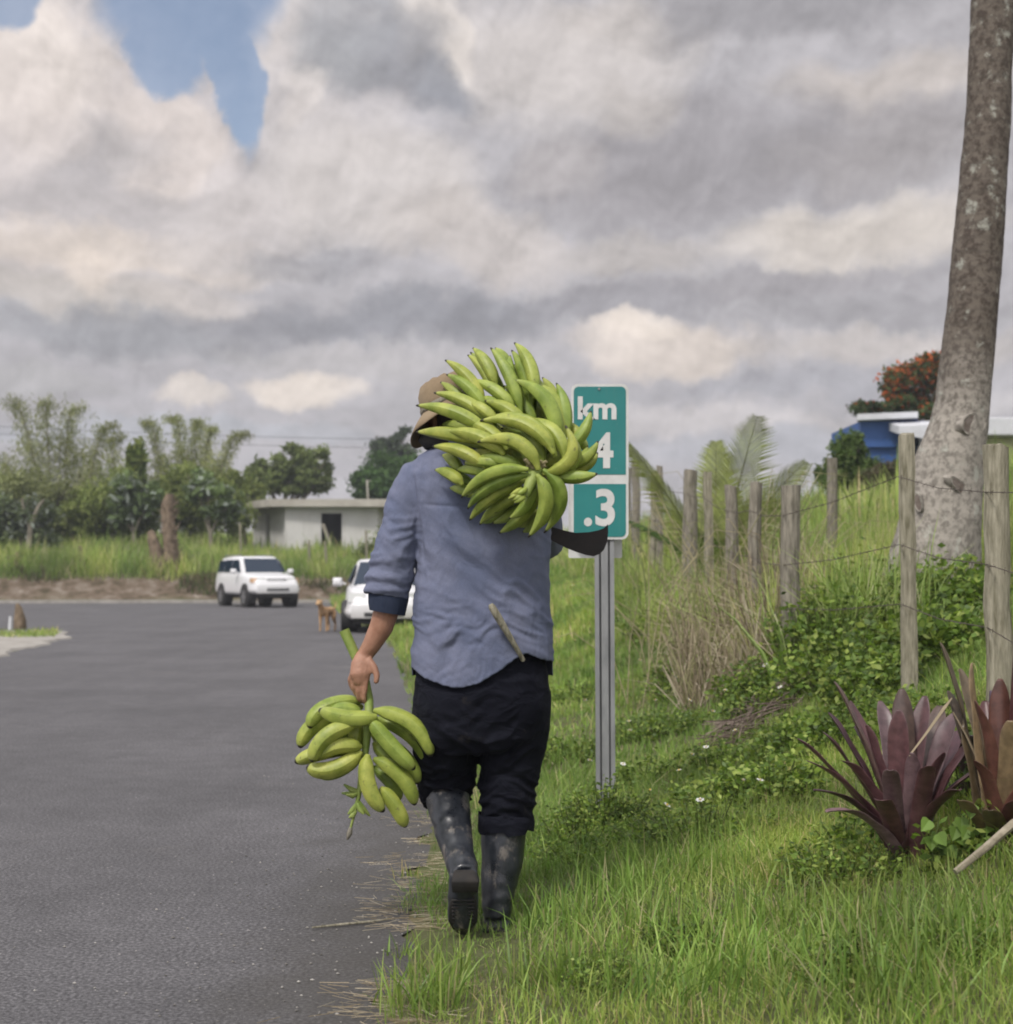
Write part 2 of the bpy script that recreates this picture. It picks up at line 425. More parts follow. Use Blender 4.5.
# asphalt
m, t = mat('asphalt'); pos = t.new('ShaderNodeNewGeometry').outputs['Position']
ag = t.noise(pos, 75, 4, .75); big = t.noise(pos, .55, 5, .6); mid = t.noise(pos, 5, 6, .7)
c = t.ramp(ag, [(.36, (.032,.031,.033)), (.52, (.088,.085,.089)), (.70, (.21,.205,.21))])
c = t.vm('SCALE', c, t.maprange(big, .3, .7, .86, 1.14)); c = t.vm('SCALE', c, t.maprange(mid, .3, .75, .88, 1.14))
sx = t.new('ShaderNodeSeparateXYZ'); t.put(sx.inputs[0], pos)
trk = t.noise(t.vm('MULTIPLY', pos, (1.1, .05, 1)), 1.6, 3, .5)
c = t.vm('SCALE', c, t.maprange(trk, .35, .65, .96, 1.05))
vo = t.new('ShaderNodeTexVoronoi', feature='F1'); t.put(vo.inputs['Vector'], pos); vo.inputs['Scale'].default_value = 26
spk = t.m('MULTIPLY', t.maprange(vo.outputs['Distance'], .12, .05), t.maprange(t.noise(pos, 9, 2, .5), .56, .62))
c = t.mix(t.m('MULTIPLY', spk, .9), c, (.50,.48,.45))
dust = t.maprange(t.noise(t.vm('ADD', pos, (50, 3, 0)), .8, 7, .7), .58, .78)
c = t.mix(t.m('MULTIPLY', dust, .30), c, (.26,.24,.22))
stain = t.m('MULTIPLY', t.maprange(t.m('MULTIPLY_ADD', t.noise(pos, 2.3, 6, .7), .9, sx.outputs[0]), -.55, .10), t.maprange(sx.outputs[1], 14, 8))
c = t.mix(t.m('MULTIPLY', stain, .75), c, t.mix(ag, (.018,.017,.015), (.085,.078,.068)))
cr = t.new('ShaderNodeTexVoronoi', feature='DISTANCE_TO_EDGE'); t.put(cr.inputs['Vector'], t.vm('ADD', pos, t.vm('SCALE', t.noise(pos, 3, 5, .7, color=True), .35))); cr.inputs['Scale'].default_value = .42
crk = t.m('MULTIPLY', t.maprange(cr.outputs['Distance'], .006, .001), t.maprange(t.noise(t.vm('ADD', pos, (8, 8, 0)), .5, 2, .5), .52, .6))
c = t.mix(t.m('MULTIPLY', crk, .5), c, (.06,.058,.058))
finish(t, prin(t, c, .78, 0, .35, ag, .5, .004)); M_ASPH = m
ys = np.concatenate([np.linspace(-30,0,8)[:-1], np.linspace(0,16,130)[:-1], np.linspace(16,60.8,60)])
mb = MB(); L = []
for y in ys:
    jk = 1 if y < 14 else .35; je = 0 if y > 33 else .05*jk*math.sin(y*7.1)+.035*math.sin(y*17.3+1)*jk+.02*jk*math.sin(y*41)
    l = np.interp(y, LEDGE[:,0], LEDGE[:,1]) if y < 33.4 else -70.0
    L.append((l, float(edge(y))+.06+je))
for i in range(len(ys)-1):
    y0, y1 = ys[i], ys[i+1]
    b = len(mb.v)
    if y1 > 59: y1 = min(y1, 60.8)
    mb.add([(L[i][0], y0, .0), (L[i][1], y0, .0), (L[i+1][1], y1, .0), (L[i+1][0], y1, .0)], [(0,1,2,3)])
road = mb.build('road', M_ASPH, smooth=False); tag(road, kind='structure')
# far kerb (a real step) and left concrete apron
M_CONC = simple('old_concrete', (.36,.34,.31), (.24,.225,.20), 3, .9, .4, .01, spec=.2)
mb = MB(); xs = np.linspace(-60, -6, 90)
for i in range(len(xs)-1):
    x0, x1 = xs[i], xs[i+1]; a, b = float(farline(x0))-.25, float(farline(x1))-.25
    vs = [(x0,a,-.02),(x1,b,-.02),(x1,b+.22,-.02),(x0,a+.22,-.02),(x0,a,.13),(x1,b,.13),(x1,b+.22,.13),(x0,a+.22,.13)]
    mb.add(vs, [(4,5,6,7),(0,1,5,4),(2,3,7,6)])
tag(mb.build('kerb', M_CONC, smooth=False), kind='structure')
mb = MB(); ly = np.linspace(8, 30.5, 60)
for i in range(len(ly)-1):
    a, b = [float(np.interp(v, LEDGE[:,0], LEDGE[:,1])) for v in (ly[i], ly[i+1])]
    wd0 = 2.6; vs = []
    for (xx, yy) in ((a, ly[i]), (b, ly[i+1])):
        je = .12*math.sin(yy*2.1)+.06*math.sin(yy*5.3); vs += [(xx-6, yy, .06), (xx+je, yy, .028), (xx+je+.05, yy, -.02)]
    mb.add(vs, [(0,1,4,3),(1,2,5,4)])
tag(mb.build('pavement', M_CONC, smooth=False), kind='structure')

# ================================================================ the man
YM = 5.0
def shade_pts(V): return np.asarray(V, float)
# ---- fabrics
def cloth(name, c1, c2, fold=7, amt=.5, weave=True, rough=.9):
    m, t = mat(name); co = obj_co(t)
    n = t.noise(co, 5, 5, .6); big = t.noise(t.vm('MULTIPLY', co, (1, 1, .5)), fold, 4, .5, 1.2)
    fine = t.noise(co, 420, 2, .5)
    c = t.mix(t.maprange(n, .3, .7), c1, c2); c = t.vm('SCALE', c, t.maprange(fine, .2, .8, .86, 1.12))
    h = t.m('MULTIPLY_ADD', fine, .04, big)
    finish(t, prin(t, c, rough, 0, .15, h, amt, .02, Sheen_Weight=.03)); return m
M_SHIRT = cloth('chambray_cotton', (.108,.126,.195), (.155,.168,.238), 9, .55)
M_NAVY = cloth('navy_cotton', (.022,.030,.055), (.032,.042,.07), 14, .5)
m, t = mat('dark_trouser_cotton'); co = obj_co(t)
n = t.noise(co, 6, 6, .65); c = t.mix(t.maprange(n, .35, .7), (.005,.0055,.010), (.010,.011,.017))
mud = t.m('MULTIPLY', t.maprange(t.noise(t.vm('ADD', co, (3, 1, 2)), 11, 7, .7), .60, .72), .45)
c = t.mix(t.m('MULTIPLY', mud, .7), c, (.06,.05,.04))
finish(t, prin(t, c, .9, 0, .12, t.noise(t.vm('MULTIPLY', co, (1, 1, 1.6)), 11, 4, .5, .8), .7, .025)); M_TROU = m
m, t = mat('muddy_rubber'); co = obj_co(t)
n = t.noise(co, 12, 6, .7); c = t.mix(t.maprange(n, .35, .7), (.010,.012,.016), (.026,.030,.038))
mud = t.m('MULTIPLY', t.maprange(t.noise(t.vm('MULTIPLY', t.vm('ADD', co, (5, 2, 1)), (1, 1, .6)), 17, 7, .72), .52, .66), .7)
c = t.mix(mud, c, (.16,.14,.12))
finish(t, prin(t, c, t.maprange(n, .3, .7, .24, .48), 0, .55, t.m('ADD', n, mud), .25, .006)); M_RUBBER = m
M_SOLE = simple('boot_sole', (.008,.008,.008), (.022,.018,.015), 25, .85)
m, t = mat('skin'); co = obj_co(t)
n = t.noise(co, 24, 6, .6); c = t.ramp(n, [(.3, (.27,.135,.085)), (.7, (.37,.20,.135))])
finish(t, prin(t, c, .55, 0, .4, t.m('ADD', t.noise(co, 160, 3, .6), t.m('MULTIPLY', t.noise(t.vm('MULTIPLY', co, (1.6,1.6,.6)), 38, 3, .5, 1.0), 1.5)), .4, .003, Subsurface_Weight=.08, Subsurface_Radius=(.01,.004,.002))); M_SKIN = m
M_HAIR = simple('dark_hair', (.02,.014,.01), (.05,.035,.025), 60, .6, .6, .004, 120)
M_HAT = cloth('khaki_canvas', (.185,.135,.085), (.26,.20,.13), 12, .35)
M_HATIN = simple('dark_lining', (.015,.014,.014), (.025,.023,.022), 20, .9)
M_EYE = simple('eye_white', (.75,.73,.7), rough=.2); M_LIP = simple('lips', (.28,.10,.08), rough=.5)

person = empty('person', (-.09, 5.0, 0), 0, 'man in blue shirt and black rubber boots carrying plantains along the road', 'person')
def P(px, py, Y=YM): return W(px, py, Y)
hatc = P(452, 424, 5.03)
# ---- continuous body
b = MB()
headc = P(452, 421, 5.04)
hx, hy = -.62, .78        # head faces ahead-left
def head_rings():
    rs = []
    for (dz, r1, r2, fo) in ((-.125,.030,.035,.045),(-.115,.048,.055,.035),(-.085,.060,.075,.022),(-.04,.068,.090,.008),(.0,.074,.097,0),(.045,.076,.099,-.004),(.085,.068,.088,-.006),(.110,.048,.062,-.008),(.122,.02,.03,-.008)):
        c0 = headc+Vector((hx*fo, hy*fo, dz)); ring = []
        for k in range(20):
            a = 2*math.pi*k/20; u, v = math.cos(a)*r1, math.sin(a)*r2
            ring.append(c0+Vector((hy*u+hx*v, -hx*u+hy*v, 0)))
        rs.append(ring)
    return rs
b.rings(head_rings())
def HP(r, f, z): return headc+Vector((hy*r+hx*f, -hx*r+hy*f, z))
b.tube([HP(0,.088,.012), HP(0,.108,-.022), HP(0,.112,-.030), HP(0,.095,-.038)], [.009,.014,.015,.008], 8)     # nose
for s in (-1, 1):
    b.tube([HP(s*.072,-.012,.018), HP(s*.086,-.018,.01), HP(s*.084,-.014,-.022), HP(s*.070,-.004,-.030)], [.007,.011,.010,.006], 6, flat=.6)  # ears
b.tube([HP(-.03,.084,-.068), HP(0,.094,-.066), HP(.03,.084,-.068)], [.006,.009,.006], 6)   # mouth ridge
b.tube([headc+Vector((.0,0,-.07)), P(457,462,5.0), P(462,486,5.0)], [.056,.056,.075], 14)   # neck
b.rings([ell(P(470,470,5.0),.12,.07), ell(P(476,490,5.0),.185,.09), ell(P(482,520,5.0),.175,.105), ell(P(483,560,5.0),.165,.10),
         ell(P(483,610,5.0),.155,.095), ell(P(483,650,5.0),.165,.105), ell(P(483,700,5.0),.165,.105), ell(P(483,730,5.0),.10,.08)])
for hp, kn, an, toe in ((P(455,690,5.0), P(447,790,5.18), P(463,868,4.82), P(464,922,4.90)), (P(510,690,5.0), P(508,795,5.08), P(498,905,5.02), P(493,918,5.2))):
    b.tube([hp, hp.lerp(kn,.5), kn, kn.lerp(an,.3), kn.lerp(an,.8), an], [.078,.068,.05,.05,.034,.032], 12)
    b.tube([an, an.lerp(toe,.6), toe], [.033,.032,.02], 10)
# left arm (bare below the rolled sleeve)
sh, elb, wr = P(424,484,5.0), P(389,590,4.99), P(365,655,5.02)
b.tube([sh, sh.lerp(elb,.5), elb], [.055,.05,.044], 12)
b.tube([P(391,585,4.99), P(388,606,4.99), P(381,628,5.0), P(371,646,5.01), wr, P(361,663,5.02)], [.044,.044,.040,.031,.027,.029], 16, flat=.95, ref=(0,1,0))
# hand round the stalk: palm on the near-left side, fingers curl away round the stalk and back on its right
b.tube([P(364,655,5.015), P(361,664,5.00), P(360,674,4.99), P(362,682,4.995)], [.028,.034,.036,.028], 12, flat=.62, ref=(0,1,0))
def fing(pts, r): b.tube([P(*p) for p in pts], r, 8)
fing([(353,672,5.0),(350,680,5.012),(352,688,5.030),(359,690,5.048),(367,686,5.055)], [.0105,.0105,.0095,.009,.0075])
fing([(356,678,4.995),(354,687,5.005),(356,694,5.025),(362,696,5.045),(369,691,5.052)], [.0105,.0105,.0095,.009,.0075])
fing([(361,681,4.99),(359,691,4.996),(359,699,5.010),(363,702,5.030),(370,697,5.045)], [.0105,.0105,.0095,.009,.0072])
fing([(366,680,4.988),(365,690,4.988),(364,699,4.995),(367,705,5.012),(373,701,5.028)], [.0095,.0092,.0085,.008,.0068])
fing([(369,660,5.0),(374,667,4.99),(377,675,4.985),(376,684,4.98)], [.013,.013,.0115,.009])
# right arm, raised in front under the bunch, hand closed on the machete grip
rs_, re_, rh_ = P(533,486,5.04), P(546,545,5.30), P(527,520,5.46)
b.tube([rs_, rs_.lerp(re_,.5), re_], [.055,.05,.042], 12)
b.tube([re_, re_.lerp(rh_,.6), rh_], [.041,.036,.027], 12)
b.tube([rh_, rh_+Vector((-.02,.03,.04)), rh_+Vector((-.03,.04,.07))], [.028,.036,.028], 10, flat=.6)
for i in range(4):
    q = rh_+Vector((-.035+.0, .06, .085-.02*i))
    b.tube([q+Vector((-.02,-.02,0)), q+Vector((-.015,.012,0)), q+Vector((.015,.02,0)), q+Vector((.03,0,0)), q+Vector((.022,-.016,0))], [.010,.010,.009,.009,.007], 8)
b.tube([rh_+Vector((0,.01,.04)), rh_+Vector((.03,.02,.06)), rh_+Vector((.03,.04,.075))], [.013,.012,.009], 8)
V, N, F = remesh(b, .0055, 3, .5)
body = mesh_obj('body', V, F, M_SKIN, person)
for s in (-1, 1):
    e = MB(); e.tube([HP(s*.03,.078,.01), HP(s*.03,.086,.01), HP(s*.03,.0905,.01)], [.011,.011,.005], 10); eo = e.build('eye', M_EYE, person, world=True)
    e = MB(); e.tube([HP(s*.03,.089,.01), HP(s*.03,.0925,.01)], [.005,.004], 8); child_world(e.build('pupil', M_HATIN), eo)
    e = MB(); e.tube([HP(s*.014,.090,.028), HP(s*.032,.090,.033), HP(s*.05,.080,.028)], [.003,.0045,.003], 6); e.build('eyebrow', M_HAIR, person, world=True)
e = MB(); e.tube([HP(-.025,.088,-.068), HP(0,.1,-.066), HP(.025,.088,-.068)], [.003,.006,.003], 6, flat=.8); e.build('mouth', M_LIP, person, world=True)
# hair: a cap at the back and sides
hr = MB(); rs = []
for (dz, r1, r2) in ((-.075,.052,.06),(-.05,.068,.08),(0,.080,.092),(.05,.082,.094),(.09,.072,.084),(.118,.045,.055),(.127,.01,.01)):
    rs.append([HP(math.cos(2*math.pi*k/24)*r1, -.022+math.sin(2*math.pi*k/24)*r2, dz) for k in range(24)])
hr.rings(rs); hr.build('hair', M_HAIR, person, world=True)

# ---- shirt
b = MB()
ST = [(706,482,72,.150,2.6),(690,482,71,.152,2.6),(655,482,70,.150,2.6),(620,482,69.5,.145,2.6),(580,483,67,.142,2.6),(545,484,66,.145,2.7),(515,483,68,.150,2.7),(490,480,71,.146,2.6),(474,472,66,.130,2.4),(463,465,52,.105,2.2),(455,459,36,.085,2),(449,456,24,.068,2),(443,455,20,.062,2)]
b.rings([ell(P(cx, py), hw/300, d, 28, e) for py, cx, hw, d, e in ST])
b.tube([P(440,474,5.0), P(420,483,5.0), P(408,505,4.995), P(401,535,4.985), P(393,562,4.98), P(389,580,4.985), P(386,596,4.99)], [.07,.078,.074,.069,.071,.073,.071], 18, ref=(0,1,0), flat=.95)
b.tube([P(515,476,5.0), P(533,487,5.03), P(541,515,5.17), P(547,543,5.29), P(541,538,5.35)], [.07,.076,.066,.058,.052], 16)
V, N, F = remesh(b, .0052, 6, .5)
px = CX+V[:,0]/V[:,1]*FPX; py = HY-(V[:,2]-CZ)/V[:,1]*FPX
gs = lambda cx, cy, sx, sy: np.exp(-((px-cx)/sx)**2-((py-cy)/sy)**2)
wv = 9*vnoise(V, 6, 5)
warpn = 26*fbm(V, 5, 3, 21)
disp = .006*fbm(V, 5, 3, 9)+.003*fbm(V*np.array([1,1,.6]), 14, 2, 4)
def crease(ang, wl, amp, seed=0, bend=1.0):
    """irregular folds running along direction ang (degrees, picture plane)"""
    c, s_ = math.cos(R(ang)), math.sin(R(ang)); X = px+bend*warpn; Z = py+bend*warpn
    u = (-s_*X+c*Z)/wl; v = (c*X+s_*Z)/(wl*3.6)
    n = vnoise(np.stack([u, v, V[:,1]*4], 1), 1.0, seed); n2 = vnoise(np.stack([u*1.9, v*1.7, V[:,1]*4], 1), 1.0, seed+7)
    return amp*2.4*(.5-np.abs(n)**.8*2.2+.45*n2)
disp += gs(388,574,34,24)*crease(10, 8, .0075, 1) + gs(398,524,24,34)*crease(55, 9, .0052, 2) + gs(400,545,20,24)*crease(-25, 8, .0045, 12)
disp += gs(436,640,36,34)*crease(-38, 9.5, .0062, 3) + gs(516,612,40,46)*crease(42, 10, .0064, 4)
disp += gs(470,628,60,20)*crease(6, 8, .0056, 5) + gs(436,520,24,56)*crease(78, 10, .0050, 6) + gs(455,670,40,14)*crease(-70, 8, .0035, 9)
disp += gs(490,565,56,34)*crease(30, 20, .0095, 8) + gs(455,545,30,50)*crease(62, 16, .0060, 14) + gs(440,470,26,16)*crease(60, 8, .004, 10) + .0007*crease(35, 6, 1.0, 11)
disp += gs(425,555,10,60)*-.006
disp += gs(478,520,70,16)*0    # yoke seam
disp += .0035*np.clip((px-418)/8, -1, 1)*gs(418,560,9,60)
V = V+N*disp[:,None]
disp_s = np.exp(-((py-508-.06*(px-480))/1.6)**2)*np.exp(-((px-482)/58)**8)*.0045+np.exp(-((px-417-.10*(py-500))/1.5)**2)*np.exp(-((py-515)/40)**4)*.004
V = V-N*disp_s[:,None]
hem = np.interp(px, [380,412,425,445,462,480,500,515,526,540,552,580], [664,668,679,687,689,684,672,660,654,660,662,660])
front = V[:,1] > 5.03
hem = np.where(front, 676, hem); torso = px > 410
keep = ~((py > hem) & torso)
F2 = [f for f in F if all(keep[i] for i in f) and not (sum(py[i] for i in f)/4 < 446 and abs(sum(px[i] for i in f)/4-456) < 22)]
# rolled sleeve opening on the left arm
F2 = [f for f in F2 if not (sum(py[i] for i in f)/4 > 592+ (sum(px[i] for i in f)/4-366)*.16 and sum(px[i] for i in f)/4 < 412)]
bm = bmesh.new(); vs = [bm.verts.new(v) for v in V]
for f in F2: bm.faces.new([vs[i] for i in f])
bmesh.ops.delete(bm, geom=[v for v in bm.verts if not v.link_faces], context='VERTS')
for _ in range(3):
    bv = [v for v in bm.verts if any(e.is_boundary for e in v.link_edges)]
    nc = {}
    for v in bv:
        nb = [e.other_vert(v) for e in v.link_edges if e.is_boundary]
        if len(nb) == 2: nc[v] = (nb[0].co+nb[1].co+v.co*2)/4
    for v, c in nc.items(): v.co = c
me = bpy.data.meshes.new('shirt'); bm.to_mesh(me); bm.free(); me.materials.append(M_SHIRT); me.polygons.foreach_set('use_smooth', [True]*len(me.polygons))
shirt = bpy.data.objects.new('shirt', me); COL.objects.link(shirt); sm = shirt.modifiers.new('solid', 'SOLIDIFY'); sm.thickness = .003; sm.offset = 1; child_world(shirt, person)
# raised collar and the dark cloth at the neck
def open_tube(name, rings, matr, parent, th=.004):
    m_ = MB(); m_.rings(rings, close=False); o = m_.build(name, matr); s_ = o.modifiers.new('solid', 'SOLIDIFY'); s_.thickness = th; s_.offset = 0
    child_world(o, parent); return o
open_tube('collar', [ell(P(457,450,5.0),.078,.074,24), ell(P(456,443,5.0),.070,.067,24), ell(P(456,441,5.0),.074,.071,24), ell(P(457,449,5.0),.088,.084,24)], M_SHIRT, shirt)
open_tube('neck_cloth', [ell(P(450,449,5.0),.082,.075,24), ell(P(445,441,5.01),.088,.08,24), ell(P(445,433,5.02),.080,.08,24)], M_HATIN, person)
# dark turned-back cuff under the rolled sleeve
def ring_dir(c, ax, r, n=24, fl=.95, wob=.0):
    ax = Vector(ax).normalized(); a = ax.cross(Vector((0,1,0))).normalized(); q = a.cross(ax)
    return [Vector(c)+a*math.cos(2*math.pi*k/n)*r*(1+wob*math.sin(k*1.9))+q*math.sin(2*math.pi*k/n)*r*fl for k in range(n)]
ax = P(386,610)-P(391,580)
open_tube('sleeve_lining', [ring_dir(P(389,586,4.99), ax, .066, wob=.03), ring_dir(P(388,597,4.99), ax, .066, wob=.05), ring_dir(P(387,606,4.99), ax, .063, wob=.04), ring_dir(P(387,612,4.99), ax, .060, wob=.03), ring_dir(P(387,610,4.99), ax, .053)], M_NAVY, shirt)

# ---- trousers
b = MB()
b.rings([ell(P(482,640),.195,.118,26,2.4), ell(P(482,665),.218,.132,26,2.4), ell(P(482,690),.226,.146,26,2.4), ell(P(482,712),.224,.142,26,2.4), ell(P(481,735),.205,.126,26,2.3), ell(P(481,752),.155,.085,26,2.2)])
b.tube([P(449,692,5.0), P(447,722,5.02), P(446,750,5.07), P(446,775,5.13), P(446,792,5.15), P(447,803,5.13)], [.118,.120,.111,.100,.092,.086], 20, ref=(0,1,0))
b.tube([P(516,692,5.0), P(515,722,5.02), P(511,755,5.04), P(508,785,5.05), P(506,808,5.05), P(505,824,5.05)], [.118,.119,.110,.098,.092,.088], 20, ref=(0,1,0))
V, N, F = remesh(b, .0066, 4, .5)
px = CX+V[:,0]/V[:,1]*FPX; py = HY-(V[:,2]-CZ)/V[:,1]*FPX
gs = lambda cx, cy, sx, sy: np.exp(-((px-cx)/sx)**2-((py-cy)/sy)**2)
wn = 24*fbm(V, 6, 3, 31)
d = .006*fbm(V, 6, 3, 5)
warpn = wn
d += gs(507,800,40,26)*crease(14, 7, .0105, 1) + gs(447,785,36,22)*crease(-16, 7, .0105, 2)
d += gs(500,745,36,34)*crease(-32, 11, .0085, 3) + gs(450,742,36,30)*crease(30, 11, .0085, 4) + gs(482,690,60,24)*crease(15, 14, .006, 5)
d += gs(482,730,8,40)*-.008
V = V+N*d[:,None]
trousers = mesh_obj('trousers', V, F, M_TROU, person)
def wob(ring, a, sd): return [p+Vector((0,0,a*math.sin(k*.9+sd)+a*.6*math.sin(k*2.3+sd)))+Vector((a*.5*math.sin(k*1.7+sd), a*.5*math.cos(k*1.3+sd), 0)) for k, p in enumerate(ring)]
open_tube('cuff', [wob(ell(P(505,813,5.05),.090,.090,30), .003, 1), wob(ell(P(505.5,818,5.05),.092,.091,30), .004, 1), wob(ell(P(506,824,5.05),.093,.092,30), .005, 2), wob(ell(P(506,830,5.05),.091,.090,30), .007, 2), wob(ell(P(505,829,5.05),.082,.082,30), .005, 2)], M_TROU, trousers, .004)
# ---- boots
def boot(path, rad, foot, frad, sole_rings, parent):
    b = MB(); b.tube([P(*p) for p in path], rad, 20, ref=(0,1,0)); b.tube([P(*p) for p in foot], frad, 16)
    V, N, F = remesh(b, .006, 4, .5)
    V = V+N*(.004*fbm(V, 9, 3, 8)+.0011*np.sin(V[:,2]*80+14*fbm(V, 5, 2, 2)))[:,None]
    o = mesh_obj('rubber_boot', V, F, M_RUBBER, parent)
    return o
bl = boot([(447,779,5.16),(448,800,5.10),(453,830,4.98),(459,855,4.89),(463,868,4.83),(464,876,4.80)], [.078,.074,.064,.052,.048,.044],
          [(464,872,4.78),(464,880,4.79),(463,900,4.83),(463,918,4.86),(463,926,4.90)], [.044,.048,.050,.050,.034], None, person)
sb = MB()      # sole of the lifted foot faces the camera: heel block and tread
def slab(m_, pts, wdt, th):
    rs = []
    for (q, w_) in zip(pts, wdt):
        q = P(*q); rs.append([q+Vector((-w_,0,0)), q+Vector((w_,0,0)), q+Vector((w_*.95,th,th*.5)), q+Vector((-w_*.95,th,th*.5))])
    m_.rings(rs)
slab(sb, [(464,876,4.735),(465,882,4.725),(465,893,4.745)], [.034,.043,.042], .03)
slab(sb, [(464,896,4.775),(463,908,4.795),(463,922,4.815),(462,930,4.85)], [.036,.046,.047,.03], .02)
for i in range(7):
    q = P(463,900+i*3.6,4.775+i*.008); sb.box(q.x-.036, q.x+.036, q.y-.008, q.y+.004, q.z-.004, q.z+.003)
sb.build('sole', M_SOLE, bl, bevel=.004, world=True)
br = boot([(504,822,5.05),(503,845,5.04),(501,870,5.02),(498,892,5.0),(497,908,4.99),(497,916,4.99)], [.079,.075,.067,.057,.050,.047],
          [(497,921,4.97),(496,921,5.03),(495,920,5.12),(494,918,5.20)], [.045,.052,.050,.034], None, person)
sb = MB(); rs = []
for (yy, w_) in ((4.92,.03),(4.94,.046),(5.03,.045),(5.13,.050),(5.22,.035)):
    x = P(496,900,5.0).x; rs.append([Vector((x-w_,yy,-.005)), Vector((x+w_,yy,-.005)), Vector((x+w_,yy,.026)), Vector((x-w_,yy,.026))])
sb.rings(rs); sb.build('sole', M_SOLE, br, world=True)
# ---- hat with drooping brim
hat = empty('hat', headc+Vector((0,0,.06)), 0, 'khaki wide brimmed hat on the head of the man', 'hat')
hm = Matrix.Translation(headc+Vector((0,0,.045))) @ Euler((R(-6), R(-20), R(0)), 'XYZ').to_matrix().to_4x4()
c_ = MB(); rs = []
for (z, r, sq) in ((-.005,.106,1.1),(.03,.104,1.1),(.065,.098,1.1),(.09,.084,1.1),(.102,.06,1.1),(.107,.02,1.1)):
    rs.append([hm @ Vector((math.cos(2*math.pi*k/28)*r, math.sin(2*math.pi*k/28)*r*sq, z+.004*math.sin(k*2.1))) for k in range(28)])
c_.rings(rs, close=False); o = c_.build('crown', M_HAT, hat, world=True); o.modifiers.new('s', 'SOLIDIFY').thickness = .003
c_ = MB(); rs = []
for (r, z) in ((.102,.004),(.125,-.012),(.150,-.034),(.172,-.058)):
    rs.append([hm @ Vector((math.cos(2*math.pi*k/40)*r, math.sin(2*math.pi*k/40)*r*1.08, z-(r-.1)*.22*math.cos(4*math.pi*k/40+.6)+.004*math.sin(k*.9))) for k in range(40)])
c_.rings(rs, close=False); o = c_.build('brim', [M_HAT, M_HATIN], hat, world=True); sm = o.modifiers.new('s', 'SOLIDIFY'); sm.thickness = .004; sm.offset = 1; sm.material_offset = 0
c_ = MB(); rs = []
for (r, z) in ((.1075,.002),(.1075,.02)):
    rs.append([hm @ Vector((math.cos(2*math.pi*k/28)*r, math.sin(2*math.pi*k/28)*r*1.1, z)) for k in range(28)])
c_.rings(rs, close=False); o = c_.build('hat_band', M_WOODD, hat, world=True); o.modifiers.new('s', 'SOLIDIFY').thickness = .002

# ================================================================ plantains
m, t = mat('green_plantain_skin'); at = t.new('ShaderNodeAttribute', attribute_name='Col'); oi = t.new('ShaderNodeObjectInfo'); co = obj_co(t)
sc = t.new('ShaderNodeSeparateColor'); t.put(sc.inputs[0], at.outputs['Color'])
n = t.noise(co, 16, 5, .6)
g1 = t.mix(t.maprange(n, .3, .7), (.170,.225,.034), (.325,.370,.075))
g2 = t.mix(oi.outputs['Random'], (.74,.86,.8), (1.16,1.06,1.1)); g1 = t.vm('MULTIPLY', g1, g2)
g1 = t.mix(t.maprange(sc.outputs[0], .80, .97, 0, .45), g1, (.30,.33,.09))
g1 = t.mix(t.maprange(sc.outputs[0], .945, .975), g1, (.018,.014,.012))
bl_ = t.maprange(t.noise(t.vm('ADD', co, (2, 5, 1)), 60, 5, .65), .60, .70)
g1 = t.mix(t.m('MULTIPLY', bl_, .65), g1, (.075,.065,.03))
finish(t, prin(t, g1, .46, 0, .35, n, .12, .004)); M_PLAN = m
M_STALK = simple('plantain_stalk', (.17,.25,.045), (.26,.31,.08), 20, .6, .4, .004, 60)
M_CUT = simple('cut_stalk', (.20,.17,.09), (.30,.26,.14), 60, .8)
def plantain(bs, tp, bulge, rad, parent, name='plantain', blunt=False, fat=1.0):
    """curved five-sided fruit from base to tip; bulge = sideways vector of the middle"""
    bs, tp, bulge = Vector(bs), Vector(tp), Vector(bulge)
    ctrl = (bs+tp)/2+bulge*2*.92
    n, K = 10, 13; vs = MB(); rings = []; cols = []
    prof = [(0,.34),(.05,.36),(.10,.50),(.17,.80),(.28,.97),(.45,1.0),(.60,.96),(.74,.80),(.85,.55),(.925,.32),(.965,.20),(.985,.16),(1,.08)] if not blunt else \
           [(0,.34),(.04,.38),(.08,.62),(.15,.90),(.28,1.0),(.45,1.02),(.62,1.0),(.76,.95),(.86,.84),(.93,.62),(.965,.42),(.985,.27),(1,.16)]
    up = None
    rot = random.uniform(0, 1)
    for (s_, r_) in prof:
        p = bs*(1-s_)**2+ctrl*2*s_*(1-s_)+tp*s_**2
        tg = (ctrl-bs)*(1-s_)+(tp-ctrl)*s_; tg.normalize()
        if up is None: up = bulge.normalized() if bulge.length > 1e-6 else Vector((0,0,1))
        a = tg.cross(up).normalized(); q = a.cross(tg).normalized()
        ring = []
        for k in range(n):
            th = 2*math.pi*k/n; rr = rad*fat*r_*(1+(.095 if k % 2 == 0 else -.075)*min(1, r_*1.2))
            ring.append(p+a*math.cos(th+rot)*rr+q*math.sin(th+rot)*rr)
        rings.append(ring); cols += [(s_, 0, 0)]*n
    vs.rings(rings, True, cols)
    o = vs.build(name, M_PLAN, cols=True); me = o.data
    me.polygons.foreach_set('use_smooth', [True]*len(me.polygons))
    sm = o.modifiers.new('sub', 'SUBSURF'); sm.levels = 1; sm.render_levels = 1
    child_world(o, parent); return o
def C1(x, y): return (400+x/4.22, 330+y/4.22)
bunch = empty('plantain_bunch', P(520,470,4.9), 0, 'large bunch of green plantains on the right shoulder of the man', 'plantain bunch')
